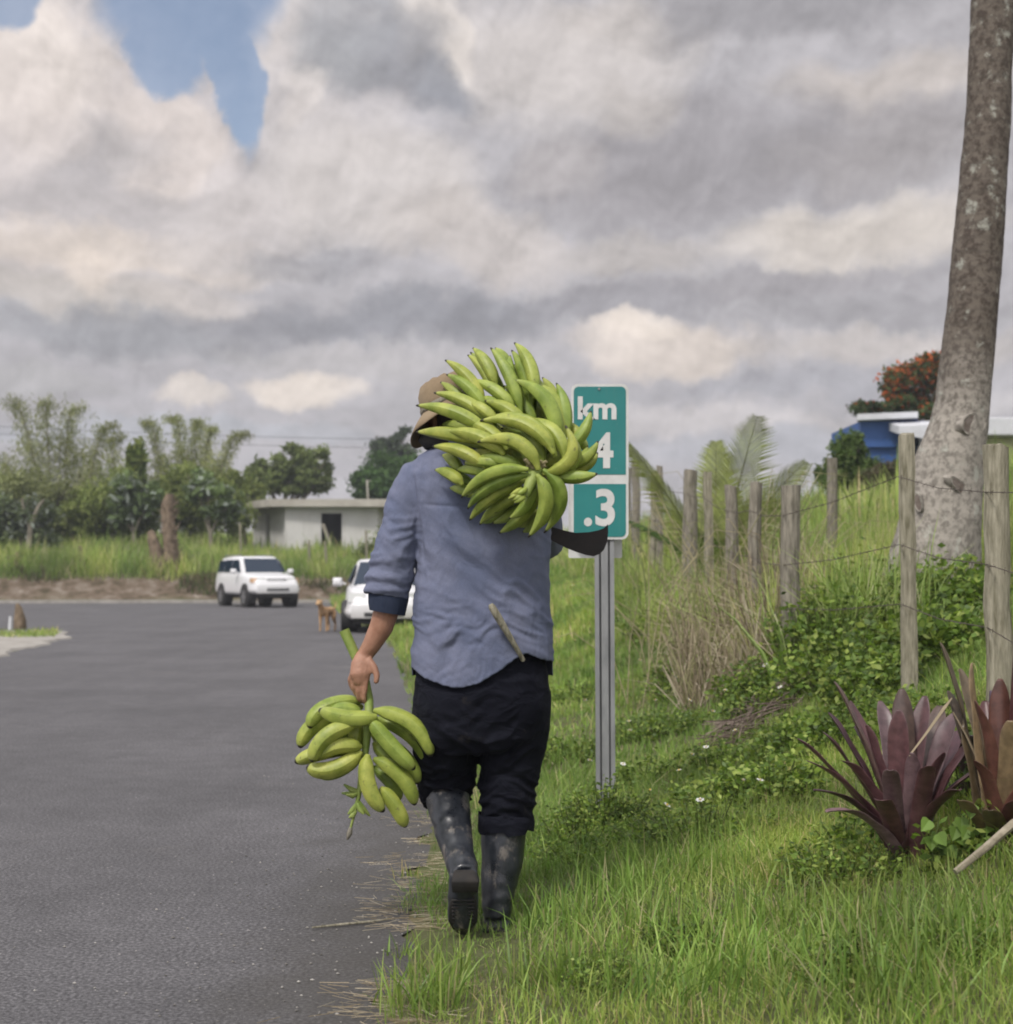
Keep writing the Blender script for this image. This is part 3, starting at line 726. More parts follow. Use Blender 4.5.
def fruit1(b0, t0, bul, yb=4.72, yt=None, r=.027, par=None):
    """base and tip in enlarged-photo units at depth yb/yt, bul = (x, y) bulge of the middle in the same units"""
    yt = yt if yt is not None else yb+.03
    B, T = P(*C1(*b0), yb), P(*C1(*t0), yt); k = 1/4.22/FPX*yb
    B = B+(B-T)*.10; T = T+(T-B)*.03
    return plantain(B, T, Vector((bul[0]*k*1.1, -.012, -bul[1]*k*1.1)), r*.97, par or bunch)
FR = [ # base, tip, bulge, depth base, depth tip, radius
 ((562,585),(332,478),(40,-62),4.60,4.66,.0285), ((622,515),(345,388),(40,-55),4.64,4.72,.0275),
 ((520,600),(266,706),(-18,-42),4.60,4.70,.0255), ((524,625),(292,752),(-25,-30),4.62,4.72,.025), ((528,640),(300,800),(-20,-22),4.66,4.74,.027),
 ((534,680),(342,818),(-14,-12),4.70,4.78,.026), ((556,650),(462,790),(26,20),4.63,4.67,.024), ((572,690),(422,852),(20,14),4.69,4.76,.026),
 ((570,632),(540,868),(62,-10),4.58,4.62,.0285), ((600,612),(606,850),(78,-20),4.62,4.67,.027), ((622,640),(575,840),(40,0),4.68,4.74,.025),
 ((604,590),(694,408),(78,36),4.62,4.60,.027), ((640,600),(828,606),(0,18),4.66,4.60,.0265), ((660,560),(830,470),(28,32),4.70,4.68,.024),
 ((690,500),(802,345),(22,18),4.74,4.74,.025), ((690,590),(790,492),(14,14),4.74,4.74,.022),
 ((680,545),(520,385),(48,-38),4.68,4.76,.0275), ((640,470),(480,218),(62,-42),4.74,4.80,.031), ((590,560),(430,420),(40,-40),4.70,4.78,.026),
 ((500,330),(385,82),(22,-10),4.80,4.86,.0265), ((560,270),(484,60),(28,-16),4.80,4.88,.027), ((400,230),(310,80),(12,-10),4.86,4.92,.026),
 ((480,250),(466,112),(-10,0),4.86,4.90,.023), ((340,300),(194,132),(22,-14),4.84,4.90,.025), ((350,330),(200,192),(16,-16),4.82,4.88,.024),
 ((290,350),(174,224),(10,-12),4.86,4.92,.023), ((470,330),(310,214),(18,-14),4.80,4.86,.025), ((345,425),(75,322),(22,-24),4.74,4.82,.0275),
 ((335,470),(76,432),(6,-12),4.72,4.80,.027), ((400,385),(288,306),(6,-10),4.76,4.80,.024), ((520,400),(362,302),(16,-14),4.74,4.80,.026),
 ((420,520),(195,430),(24,-24),4.66,4.74,.0275), ((345,575),(142,494),(16,-22),4.70,4.78,.026), ((420,570),(275,562),(0,-10),4.68,4.74,.022),
 ((500,575),(330,540),(0,-14),4.66,4.72,.024), ((255,650),(150,592),(10,-12),4.76,4.82,.024), ((390,610),(243,592),(0,-12),4.72,4.78,.0235),
 ((310,700),(212,668),(6,-8),4.78,4.84,.022), ((400,430),(280,342),(12,-10),4.78,4.82,.024), ((640,430),(600,292),(14,-4),4.80,4.86,.024),
 ((690,440),(660,230),(22,-4),4.78,4.82,.026), ((760,470),(705,385),(10,6),4.80,4.82,.022), ((430,300),(300,100),(20,-10),4.90,4.95,.025),
 ((300,420),(180,400),(4,-8),4.86,4.92,.023), ((560,330),(480,150),(14,-8),4.88,4.92,.025), ((620,380),(540,180),(20,-12),4.84,4.9,.026),
 ((480,700),(350,810),(0,20),4.78,4.84,.024), ((600,760),(520,850),(14,10),4.76,4.80,.024), ((500,640),(400,760),(0,16),4.72,4.78,.024),
 ((600,560),(690,470),(10,20),4.74,4.78,.025), ((610,540),(660,380),(10,10),4.80,4.86,.026), ((590,520),(560,400),(0,0),4.80,4.86,.026),
 ((720,540),(815,520),(10,10),4.80,4.80,.022), ((560,470),(400,350),(20,-20),4.78,4.84,.026), ((450,460),(300,400),(10,-16),4.80,4.86,.026),
 ((380,500),(230,470),(8,-14),4.82,4.88,.025), ((560,400),(440,240),(18,-16),4.82,4.88,.026), ((620,700),(640,820),(22,0),4.76,4.80,.023),
]
for i_, (b0, t0, bul, yb, yt, r) in enumerate(FR):
    fruit1(b0, t0, bul, yb, yt, r*.91)
    if i_ % 2:      # its neighbour in the same hand, one step round the stalk
        a_ = R(9 if i_ % 2 else -9); rot = lambda q: ((q[0]-565)*math.cos(a_)-(q[1]-590)*math.sin(a_)+565, (q[0]-565)*math.sin(a_)+(q[1]-590)*math.cos(a_)+590)
        t1 = rot(t0); t1 = (t1[0]*.94+565*.06, t1[1]*.94+590*.06)
        fruit1(rot(b0), t1, bul, yb+.035, yt+.04, r*.88)
# further hands on the far side of the stalk
for (b0, t0) in (((560,545),(385,500)), ((530,490),(420,545)), ((610,470),(575,285)), ((555,440),(610,300)), ((520,570),(440,470))):
    fruit1(b0, t0, (8,-10), 4.88, 4.93, .029)
sb = MB(); sb.tube([P(*C1(530,700),4.60), P(*C1(548,655),4.60), P(*C1(572,600),4.63), P(*C1(575,575),4.72), P(*C1(520,480),4.9), P(*C1(470,420),5.1), P(*C1(430,380),5.22)], [.013,.018,.022,.026,.028,.026,.02], 12)
sb.build('stalk', M_STALK, bunch, world=True)
for (x, y) in ((470,705),(485,712),(500,690),(478,690),(494,722)):      # undeveloped fingers by the stalk
    fruit1((x+30,y-22), (x-14,y+6), (4,4), 4.585, 4.575, .0095)
sb = MB()
for i in range(16):
    a = random.random()*6.28; r0 = 8+random.random()*30
    p = P(*C1(572+math.cos(a)*r0, 590+math.sin(a)*r0*1.3), 4.60+random.random()*.05); sb.tube([p, p+Vector((math.cos(a)*.018, -.008, -math.sin(a)*.018))], [.008,.005], 6)
sb.build('fruit_stubs', M_CUT, bunch, world=True)

def C2(x, y): return (290+x/5.687, 670+y/5.687)
hb = empty('plantain_bunch', P(362,700,5.0), 0, 'small bunch of green plantains hanging from the left hand of the man', 'plantain bunch')
def fruit2(b0, t0, bul, yb, yt, r):
    B, T = P(*C2(*b0), yb), P(*C2(*t0), yt); k = 1/5.687/FPX*yb
    B = B+(B-T)*.06; T = T+(T-B)*.02
    return plantain(B, T, Vector((bul[0]*k, -.01, -bul[1]*k)), r*1.07, hb, blunt=True)
for f in [((480,260),(170,225),(0,34),4.93,4.93,.0265), ((490,245),(795,490),(70,-60),4.95,4.93,.027), ((462,290),(705,560),(0,10),4.93,4.92,.026),
          ((450,495),(535,800),(-50,10),4.93,4.91,.0265), ((485,520),(705,765),(48,-36),4.95,4.95,.0255), ((520,680),(655,890),(16,-10),4.95,4.95,.0245),
          ((370,320),(130,520),(-55,-45),4.93,4.90,.0275), ((395,445),(150,500),(-10,-46),4.95,4.92,.026), ((392,465),(100,545),(-6,66),4.95,4.93,.0285),
          ((390,440),(35,525),(-20,-22),5.0,4.97,.026), ((400,185),(120,330),(-75,-45),5.05,5.0,.026), ((400,220),(65,440),(-80,-40),5.06,5.02,.028),
          ((505,290),(780,535),(60,-40),5.02,5.0,.025), ((490,400),(722,645),(50,-30),5.04,5.03,.027), ((480,560),(615,740),(34,-16),5.02,5.02,.024),
          ((400,300),(390,430),(-30,0),5.0,4.99,.024), ((420,300),(250,420),(-26,-20),5.02,5.0,.027), ((470,330),(560,520),(24,-10),5.05,5.05,.027), ((380,350),(210,430),(-6,20),5.06,5.04,.026),
          ((392,470),(160,580),(-4,44),5.0,4.97,.027), ((395,420),(180,470),(-6,-20),5.0,4.98,.026), ((400,260),(230,260),(-10,-40),5.0,5.0,.025), ((440,330),(330,470),(-6,0),5.06,5.06,.026), ((480,420),(600,580),(20,-10),5.0,5.0,.026)]:
    fruit2(*f)
sb = MB(); sb.tube([P(344,630,5.035), P(353,650,5.035), P(364,676,5.03), P(369,700,5.02), P(*C2(450,250),4.98), P(*C2(435,400),4.98), P(*C2(425,500),4.98), P(*C2(405,600),4.98)], [.021,.020,.019,.018,.018,.016,.013,.010], 12, flat=.85)
stk = sb.build('stalk', M_STALK, hb, world=True)
sb = MB(); sb.tube([P(*C2(405,600),4.98), P(*C2(390,720),4.98), P(*C2(370,800),4.98), P(*C2(345,900),4.98)], [.010,.008,.006,.004], 8)
for (x, y, dx, dy) in ((395,690,-90,-40),(395,690,-100,10),(385,740,70,90),(380,760,-50,60),(380,750,40,70),(400,640,30,60),(375,800,-40,40),(390,700,-70,10)):
    p, q = P(*C2(x,y),4.98), P(*C2(x+dx,y+dy),4.96+random.random()*.04); sb.tube([p, p.lerp(q,.5)+Vector((0,0,-.006)), q], [.006,.010,.003], 7)
sb.build('flower_stalk', M_STALK, hb, world=True)
sb = MB(); sb.tube([P(*C2(345,895),4.98), P(*C2(338,930),4.98), P(*C2(325,965),4.98)], [.006,.010,.003], 8); sb.build('flower_bud', M_WOODD, hb, world=True)

# ---- machete held beyond the bunch and the wooden handle in the belt
M_BLADE = simple('blackened_steel', (.008,.007,.007), (.022,.015,.015), 18, .5, .2, .003, 60, spec=.35)
mach = empty('machete', P(540,530,5.2), 0, 'machete with black hooked blade sticking out beside the kilometre sign', 'machete')
def C4(x, y): return (530+x/6.753, 500+y/6.753)
outl = [(20,190),(150,182),(230,205),(310,222),(400,217),(460,205),(500,190),(526,163),(528,220),(522,280),(500,335),(470,365),(430,380),(380,372),(310,350),(240,322),(160,280),(80,240),(10,225)]
bw = MB(); Yb = 5.06; fr_ = [P(*C4(x, y), Yb) for x, y in outl]; n_ = len(fr_); cen = sum(fr_, Vector())/n_
bk = [q+Vector((0,.004,0)) for q in fr_]; bw.add(fr_+bk, [tuple(range(n_))[::-1], tuple(range(n_, 2*n_))]+[(i, (i+1) % n_, n_+(i+1) % n_, n_+i) for i in range(n_)])
bw.build('blade', M_BLADE, mach, smooth=False, world=True)
bw = MB(); bw.tube([P(538,527,5.066), P(530,524,5.2), P(524,518,5.41), P(520,512,5.58)], [.014,.016,.016,.018], 10, flat=.7); bw.build('handle', M_WOODD, mach, world=True)
th = empty('wooden_handle', P(505,625,4.85), 0, 'pale wooden tool handle tucked into the back waistband of the man', 'tool handle')
bw = MB(); bw.tube([P(490.5,604,4.79), P(492,607,4.79), P(498,617,4.80), P(508,634,4.825), P(517,649,4.85), P(523,660,4.87)], [.010,.0165,.018,.0145,.0115,.011], 12, flat=.7)
bw.build('grip', M_WOOD, th, world=True)

# ================================================================ kilometre sign
YS = 6.7
m, t = mat('teal_sign_sheeting'); co = obj_co(t)
n = t.noise(co, 3, 5, .6); c = t.mix(t.maprange(n, .3, .7), (.010,.155,.150), (.016,.185,.178))
c = t.mix(t.m('MULTIPLY', t.maprange(t.noise(co, 40, 6, .7), .60, .74), .4), c, (.10,.22,.21)); c = t.mix(t.m('MULTIPLY', t.maprange(t.noise(t.vm('MULTIPLY', co, (9, 9, .7)), 3, 6, .7), .54, .72), .35), c, (.09,.17,.155))
finish(t, prin(t, c, .42, 0, .5, n, .03, .002)); M_TEAL = m
M_SIGNW = simple('white_sign_sheeting', (.62,.62,.61), (.47,.47,.45), 9, .45, .03)
M_GALV = simple('galvanised_steel', (.30,.305,.31), (.20,.205,.21), 14, .6, .25, .003, 50, metal=.35, stretch=(1, 1, .4))
M_BLACK = simple('black_plastic', (.015,.015,.016), (.03,.03,.03), 20, .6)
sgx0, sgx1, sgz0, sgz1 = W(571,0,YS).x, W(628.5,0,YS).x, W(0,539.5,YS).z, W(0,384,YS).z
sign = empty('kilometre_sign', (W(602,0,YS).x, YS, tz(W(602,0,YS).x, YS)), 0, 'teal km 4.3 marker sign on a slotted steel post in the grass', 'road sign')
def rrect(x0, x1, z0, z1, r, y, n=6):
    out = []
    for cx, cz, a0 in ((x1-r, z1-r, 0), (x0+r, z1-r, 90), (x0+r, z0+r, 180), (x1-r, z0+r, 270)):
        for k in range(n+1): a = R(a0+90*k/n); out.append(Vector((cx+math.cos(a)*r, y, cz+math.sin(a)*r)))
    return out
def plate(name, x0, x1, z0, z1, r, y0, y1, mt, parent):
    b = MB(); f, k = rrect(x0, x1, z0, z1, r, y0), rrect(x0, x1, z0, z1, r, y1); n = len(f)
    b.add(f+k, [tuple(range(n))[::-1], tuple(range(n, 2*n))]+[(i, (i+1) % n, n+(i+1) % n, n+i) for i in range(n)])
    return b.build(name, mt, parent, smooth=False, world=True)
pn = plate('sign_panel', sgx0, sgx1, sgz0, sgz1, .030, YS-.0015, YS+.0015, M_SIGNW, sign)
zd0, zd1 = W(0,484,YS).z, W(0,474.5,YS).z
bz = .012
b = MB()
def tealpart(z0, z1, top):
    pts = [p for p in rrect(sgx0+bz, sgx1-bz, sgz0+bz, sgz1-bz, .022, 0)]
    if top: pts = [Vector((p.x, 0, max(p.z, z0))) for p in pts if p.z > z0]+[Vector((sgx0+bz, 0, z0)), Vector((sgx1-bz, 0, z0))]
    else: pts = [Vector((sgx1-bz, 0, z1)), Vector((sgx0+bz, 0, z1))]+[p for p in pts if p.z < z1]
    f = [Vector((p.x, YS-.0035, p.z)) for p in pts]; k = [Vector((p.x, YS-.0016, p.z)) for p in pts]; n = len(f)
    b.add(f+k, [tuple(range(n))[::-1]]+[(i, (i+1) % n, n+(i+1) % n, n+i) for i in range(n)])
tealpart(zd1, 0, True); tealpart(0, zd0, False)
b.build('teal_field', M_TEAL, sign, smooth=False, world=True)
def text_mesh(name, body, x, z, size, mt, parent, off=.0, sx=1.0):
    cu = bpy.data.curves.new(name, 'FONT'); cu.body = body; cu.size = size; cu.align_x = 'CENTER'; cu.extrude = .0006; cu.offset = off; cu.space_character = 1.02
    o = bpy.data.objects.new('tmp', cu); COL.objects.link(o)
    me = bpy.data.meshes.new_from_object(o.evaluated_get(bpy.context.evaluated_depsgraph_get())); bpy.data.objects.remove(o)
    me.materials.clear(); me.materials.append(mt)
    o = bpy.data.objects.new(name, me); COL.objects.link(o)
    o.location = (x, YS-.0046, z); o.rotation_euler = (R(90), 0, 0); o.scale = (sx, 1, 1)
    bpy.context.view_layer.update(); child_world(o, parent); return o
text_mesh('lettering', 'km', W(597,0,YS).x, W(0,418.5,YS).z, .138, M_SIGNW, sign, .0045, 1.04)
text_mesh('lettering', '4', W(602,0,YS).x, W(0,467,YS).z, .215, M_SIGNW, sign, .0058, .95)
text_mesh('lettering', '.3', W(600,0,YS).x, W(0,524.5,YS).z, .222, M_SIGNW, sign, .0058, .95)
# the panel for the other direction, mounted behind and a little lower
ob = plate('rear_panel', W(568.5,0,6.76).x, W(622,0,6.76).x, W(0,558,6.76).z, W(0,404,6.76).z, .008, 6.758, 6.761, M_SIGNW, sign)
# slotted u-channel post
px0 = W(606,0,YS+.02).x; b = MB(); gz = tz(px0, YS)-.15; zt = sgz1-.02
prof = [(-.043,.0),(-.025,.0),(-.023,.022),(-.017,.022),(-.015,.003),(.015,.003),(.017,.022),(.023,.022),(.025,.0),(.043,.0),(.043,.026),(-.043,.026)]
lean = .012
b.rings([[Vector((px0+x+(-lean if z > 1 else 0), YS+.006+y, z)) for x, y in prof] for z in (gz, zt)])
b.build('post', M_GALV, sign, smooth=False, world=True)
b = MB()
for i in range(22):
    z = gz+.25+i*.05
    if z > sgz0-.02: break
    b.tube([Vector((px0-lean*.5, YS+.0315, z)), Vector((px0-lean*.5, YS+.0305, z))], .005, 8)
for z in (sgz1-.022, sgz0+.03):
    b2 = MB(); b2.tube([Vector((W(599 if z > 1.6 else 601,0,YS).x, YS-.009, z)), Vector((W(599 if z > 1.6 else 601,0,YS).x, YS+.01, z))], .0055, 8); b2.build('bolt', M_GALV, sign, world=True)

# ================================================================ vehicles
def paint(name, c):
    m, t = mat(name); co = obj_co(t); n = t.noise(co, 2.2, 6, .65); sp = t.new('ShaderNodeSeparateXYZ'); t.put(sp.inputs[0], co)
    dirt = t.m('MULTIPLY', t.maprange(t.m('ADD', sp.outputs[2], t.m('MULTIPLY', n, .5)), 1.0, .35), .45)
    cc = t.mix(dirt, c, (.32,.28,.23))
    finish(t, prin(t, cc, .35, 0, .5, n, .02, .01, Coat_Weight=.35, Coat_Roughness=.12)); return m
M_WHITE = paint('white_paint', (.66,.66,.67)); M_GREYP = simple('grey_plastic', (.10,.10,.105), (.15,.15,.15), 10, .6)
m, t = mat('tinted_glass'); finish(t, prin(t, (.008,.020,.040), .1, 0, .4)); M_GLASS = m
M_TYRE = simple('tyre_rubber', (.012,.012,.012), (.03,.028,.026), 12, .9)
M_RIM = simple('alloy_rim', (.32,.32,.33), (.2,.2,.21), 10, .4, metal=.7)
m, t = mat('lamp_lens'); finish(t, prin(t, (.55,.56,.54), .12, .2, .7)); M_LENS = m
m, t = mat('amber_lens'); finish(t, prin(t, (.55,.36,.22), .2, 0, .6)); M_AMBER = m
def rr_ring(x, w, z0, z1, r=.12, n=5, top_in=0.0):
    """rounded rectangle cross-section at length x"""
    out = []
    for cy, cz, a0 in ((w-r-top_in, z1-r, 0), (-w+r+top_in, z1-r, 90), (-w+r, z0+r, 180), (w-r, z0+r, 270)):
        for k in range(n): a = R(a0+90*k/(n-1)); out.append(Vector((x, cy+math.cos(a)*r, cz+math.sin(a)*r)))
    return out
def car(name, label, L, Wd, prm, loc, yaw, cat):
    """x forward, y left; origin on the ground under the middle"""
    root = empty(name, (0,0,0), 0, label, cat)
    hw = Wd/2; b = MB()
    b.rings([rr_ring(*s) for s in prm['body']]); body = b.build('body', M_WHITE, root)
    b = MB(); g = prm['cabin']       # list of (x, half width bottom, z bottom, half width top, z top)
    rs = []
    for (x, wb, zb, wt, zt) in g:
        rs.append([Vector((x,-wb,zb)), Vector((x,-wb*.995,zb+.03)), Vector((x,-wt-.01,zt-.07)), Vector((x,-wt+.05,zt-.012)), Vector((x,-wt+.18,zt)), Vector((x,wt-.18,zt)), Vector((x,wt-.05,zt-.012)), Vector((x,wt+.01,zt-.07)), Vector((x,wb*.995,zb+.03)), Vector((x,wb,zb))])
    b.rings(rs); cabin = b.build('roof', M_WHITE, root)
    def pane(nm, pts, mt=M_GLASS, th=.012):
        b = MB(); pts = [Vector(p) for p in pts]; nrm = (pts[1]-pts[0]).cross(pts[2]-pts[0]).normalized()
        c0 = sum(pts, Vector())/len(pts)
        if nrm.dot(c0-Vector((prm['cx'], 0, 1.0))) < 0: nrm = -nrm
        f = [p+nrm*th for p in pts]; k = [p-nrm*.02 for p in pts]; n = len(pts)
        b.add(f+k, [tuple(range(n)), tuple(range(n, 2*n))[::-1]]+[(i, n+i, n+(i+1) % n, (i+1) % n) for i in range(n)])
        return b.build(nm, mt, root, smooth=False)
    for nm, pts in prm['panes']: pane(nm, pts)
    for s in (1, -1):
        for (xa, xb, za, zb, wa, wt) in prm['side']:
            pane('side_window', [(xa[0], s*wa, za), (xb[0], s*wa, za), (xb[1], s*wt, zb), (xa[1], s*wt, zb)])
        mr = MB(); mx_, mz = prm['mirror']; mr.tube([(mx_, s*(hw-.03), mz-.05), (mx_, s*(hw+.08), mz)], .025, 6)
        mr.rings([rr_ring(mx_+dx, w_, mz-h_, mz+h_, .03, 4) for dx, w_, h_ in ((-.05,.07,.07),(0,.10,.09),(.07,.09,.08),(.10,.05,.05))][0:4])
        for i in range(12 if False else 0): pass
        v0 = 12; mr.v = [(v[0], v[1]+(s*(hw+.14) if i >= v0 else 0), v[2]) for i, v in enumerate(mr.v)]
        mr.build('mirror', M_WHITE, root)
        for hd in prm['lamps']:
            nm, mt, x, y0, y1, z0, z1, x1 = hd
            lb = MB(); lb.add([(x,s*y0,z0),(x1,s*y1,z0),(x1-.02,s*y1,z1),(x-.03,s*y0,z1),(x-.15,s*y0,z0),(x1-.25,s*y1,z0),(x1-.25,s*y1,z1),(x-.2,s*y0,z1)], [(0,1,2,3),(0,4,5,1),(3,2,6,7),(1,5,6,2),(0,3,7,4)])
            lb.build(nm, mt, root, smooth=False)
        for wx in prm['wheels']:
            r = prm['wr']; ya = s*(hw-.015)
            ab = MB(); n = 28
            ring = lambda rad, y: [Vector((wx+math.cos(2*math.pi*k/n)*rad, y, r+math.sin(2*math.pi*k/n)*rad)) for k in range(n)]
            ab.rings([ring(r*1.12, s*(hw-.30)), ring(r*1.12, s*(hw+.006))]); ab.build('wheel_arch', M_BLACK, root)
            wb = MB(); wb.rings([ring(r*.62, s*(hw-.26)), ring(r*.95, s*(hw-.26)), ring(r, s*(hw-.22)), ring(r, s*(hw-.0)), ring(r*.95, s*(hw+.035)), ring(r*.66, s*(hw+.038)), ring(r*.62, s*(hw+.01))])
            wo_ = wb.build('wheel', M_TYRE, root)
            rb = MB(); rb.rings([ring(r*.62, s*(hw+.0)), ring(r*.60, s*(hw+.030)), ring(r*.50, s*(hw+.018)), ring(r*.16, s*(hw+.03)), ring(r*.05, s*(hw+.035))])
            rb.build('rim', M_RIM, wo_)
            for k in range(5):
                a = 2*math.pi*k/5+.3; hb_ = MB(); c_ = Vector((wx+math.cos(a)*r*.40, s*(hw+.026), r+math.sin(a)*r*.40)); hb_.tube([c_, c_+Vector((0,s*.008,0))], r*.085, 8); hb_.build('rim_opening', M_BLACK, wo_)
    for (nm, mt, x, yh, z0, z1, d) in prm['front']:
        fb = MB(); fb.box(x-d, x, -yh, yh, z0, z1); fb.build(nm, mt, root, bevel=.012)
    for (nm, mt, x0, x1, y0, y1, z0, z1) in prm.get('extra', []):
        fb = MB(); fb.box(x0, x1, y0, y1, z0, z1); fb.build(nm, mt, root, bevel=.01)
    root.location = loc; root.rotation_euler = (0, 0, yaw); return root
# body ring: (x, half width, z0, z1, corner radius, n, tumble)
suv = dict(cx=-.3, wr=.385, wheels=(1.40,-1.28), mirror=(.62,1.22),
 body=[(-2.26,.70,.62,1.05,.12,5,.03),(-2.22,.80,.50,1.10,.14,5,.03),(-2.0,.845,.44,1.14,.14,5,.02),(-1.0,.86,.42,1.15,.12,5,.02),(.3,.86,.42,1.16,.12,5,.02),(.85,.86,.42,1.16,.12,5,.03),(1.2,.86,.44,1.13,.14,5,.05),(1.8,.85,.46,1.08,.15,5,.08),(2.10,.82,.47,1.00,.15,5,.08),(2.22,.76,.48,.90,.14,5,.05),(2.28,.66,.50,.74,.10,5,.03)],
 cabin=[(-2.20,.76,1.08,.60,1.12),(-2.02,.78,1.12,.62,1.66),(-1.75,.79,1.12,.655,1.72),(-.6,.80,1.13,.68,1.755),(.10,.80,1.13,.67,1.74),(.34,.80,1.13,.65,1.68),(.92,.78,1.10,.66,1.16)],
 panes=[('windscreen', [(.90,-.66,1.20),(.90,.66,1.20),(.40,.585,1.66),(.40,-.585,1.66)]), ('rear_window', [(-2.19,-.62,1.14),(-2.19,.62,1.14),(-2.06,.55,1.6),(-2.06,-.55,1.6)])],
 side=[((-1.98,-1.88),(-1.28,-1.28),1.20,1.60,.79,.70),((-1.16,-1.16),(-.36,-.36),1.20,1.62,.80,.715),((-.26,-.26),(.70,.28),1.20,1.62,.80,.71)],
 lamps=[('headlight', M_LENS, 2.20, .38,.66,.84,1.00,2.16), ('turn_signal', M_AMBER, 2.165, .665,.80,.84,1.00,2.06), ('fog_lamp', M_AMBER, 2.30,.46,.62,.60,.66,2.27)],
 front=[('grille', M_GREYP, 2.215,.34,.86,.98,.1), ('badge_bar', M_WHITE, 2.235,.33,.90,.935,.05), ('bumper', M_WHITE, 2.33,.70,.48,.78,.2), ('air_intake', M_GREYP, 2.345,.38,.56,.66,.1), ('skid_plate', M_BLACK, 2.24,.60,.36,.50,.3)],
 extra=[('roof_rail', M_GREYP, -1.9,.1,.52,.55,1.76,1.80), ('roof_rail', M_GREYP, -1.9,.1,-.55,-.52,1.76,1.80), ('chassis', M_BLACK, -2.0,2.0,-.6,.6,.30,.46)])
p = W(257.5, 605, 53.5); _c = car('moving_car', 'white four wheel drive wagon driving round the bend', 4.6, 1.73, suv, (p.x-.12, 54.0, .0), R(-90+27), 'car')
_c.scale = (1.05, 1.05, 1.03)
sed = dict(cx=-.2, wr=.30, wheels=(1.28,-1.22), mirror=(.62,1.0),
 body=[(-2.08,.62,.45,.86,.12,5,.03),(-2.0,.74,.34,.93,.14,5,.03),(-1.6,.82,.26,.96,.14,5,.04),(-.6,.84,.24,.95,.12,5,.03),(.4,.84,.24,.95,.12,5,.03),(1.0,.84,.24,.93,.14,5,.07),(1.5,.82,.25,.86,.16,5,.12),(1.86,.78,.26,.76,.16,5,.12),(2.02,.70,.28,.66,.14,5,.08),(2.10,.56,.30,.54,.10,5,.03)],
 cabin=[(-1.98,.66,.90,.5,.93),(-1.5,.72,.93,.55,1.36),(-1.1,.75,.93,.58,1.45),(-.3,.76,.93,.60,1.485),(.12,.76,.93,.58,1.44),(.50,.75,.93,.58,1.23),(1.10,.72,.88,.62,.92)],
 panes=[('windscreen', [(1.03,-.64,.95),(1.03,.64,.95),(.20,.53,1.41),(.20,-.53,1.41)]), ('rear_window', [(-1.95,-.5,.96),(-1.95,.5,.96),(-1.52,.48,1.33),(-1.52,-.48,1.33)])],
 side=[((-1.5,-1.2),(-.42,-.42),1.0,1.36,.76,.63),((-.34,-.34),(.80,.18),1.0,1.36,.76,.63)],
 lamps=[('headlight', M_LENS, 2.0, .40,.73,.60,.79,1.86), ('fog_lamp', M_GREYP, 2.12,.46,.62,.36,.44,2.08)],
 front=[('grille', M_GREYP, 2.035,.30,.60,.68,.1), ('bumper', M_WHITE, 2.13,.66,.28,.56,.2), ('air_intake', M_BLACK, 2.145,.40,.32,.40,.1)],
 extra=[('chassis', M_BLACK, -1.8,1.9,-.6,.6,.16,.28)])
p = W(378, 630, 30.5); car('parked_car', 'white saloon car parked on the verge just beyond the man', 4.2, 1.70, sed, (p.x+.03, 32.0, tz(p.x, 31)*.3+.01), R(-90+4), 'car')

# ================================================================ dog
M_FUR = simple('tan_fur', (.34,.20,.10), (.46,.31,.18), 9, .9, .6, .01, 60, spec=.1)
def dog(px, py, Y, yaw):
    root = empty('dog', (0,0,0), 0, 'tan short haired dog standing in the road beside the white saloon', 'dog')
    b = MB()
    b.tube([(-.26,0,.40),(-.18,0,.42),(-.02,0,.415),(.14,0,.41),(.24,0,.44)], [.075,.088,.082,.105,.085], 14)
    b.tube([(.22,0,.44),(.31,0,.53),(.35,0,.585)], [.075,.056,.05], 12)
    b.tube([(.31,0,.60),(.37,0,.60),(.42,0,.58),(.50,0,.555)], [.045,.062,.05,.024], 12)
    for s in (1, -1):
        b.tube([(.17,s*.06,.40),(.165,s*.07,.27),(.175,s*.07,.15),(.175,s*.07,.03),(.20,s*.07,.018)], [.05,.034,.024,.021,.022], 10)
        b.tube([(-.20,s*.055,.40),(-.16,s*.075,.27),(-.25,s*.075,.15),(-.235,s*.075,.03),(-.20,s*.075,.018)], [.07,.048,.024,.021,.022], 10)
        b.tube([(.345,s*.045,.635),(.335,s*.065,.66),(.33,s*.085,.62)], [.022,.018,.006], 8, flat=.5)
    b.tube([(-.28,0,.44),(-.36,0,.46),(-.43,0,.54),(-.44,0,.62)], [.03,.022,.016,.008], 8)
    V, N, F = remesh(b, .014, 3, .5); body = mesh_obj('body', V, F, M_FUR, root)
    e = MB(); e.tube([(.485,0,.56),(.515,0,.556)], [.016,.010], 8); e.build('nose', M_BLACK, root)
    for s in (1, -1): e = MB(); e.tube([(.40,s*.034,.612),(.412,s*.038,.614)], [.009,.005], 8); e.build('eye', M_BLACK, root)
    root.location = W(px, py, Y); root.location.z = 0.0; root.rotation_euler = (0,0,yaw)
dog(327, 629, 30.8, R(-108))

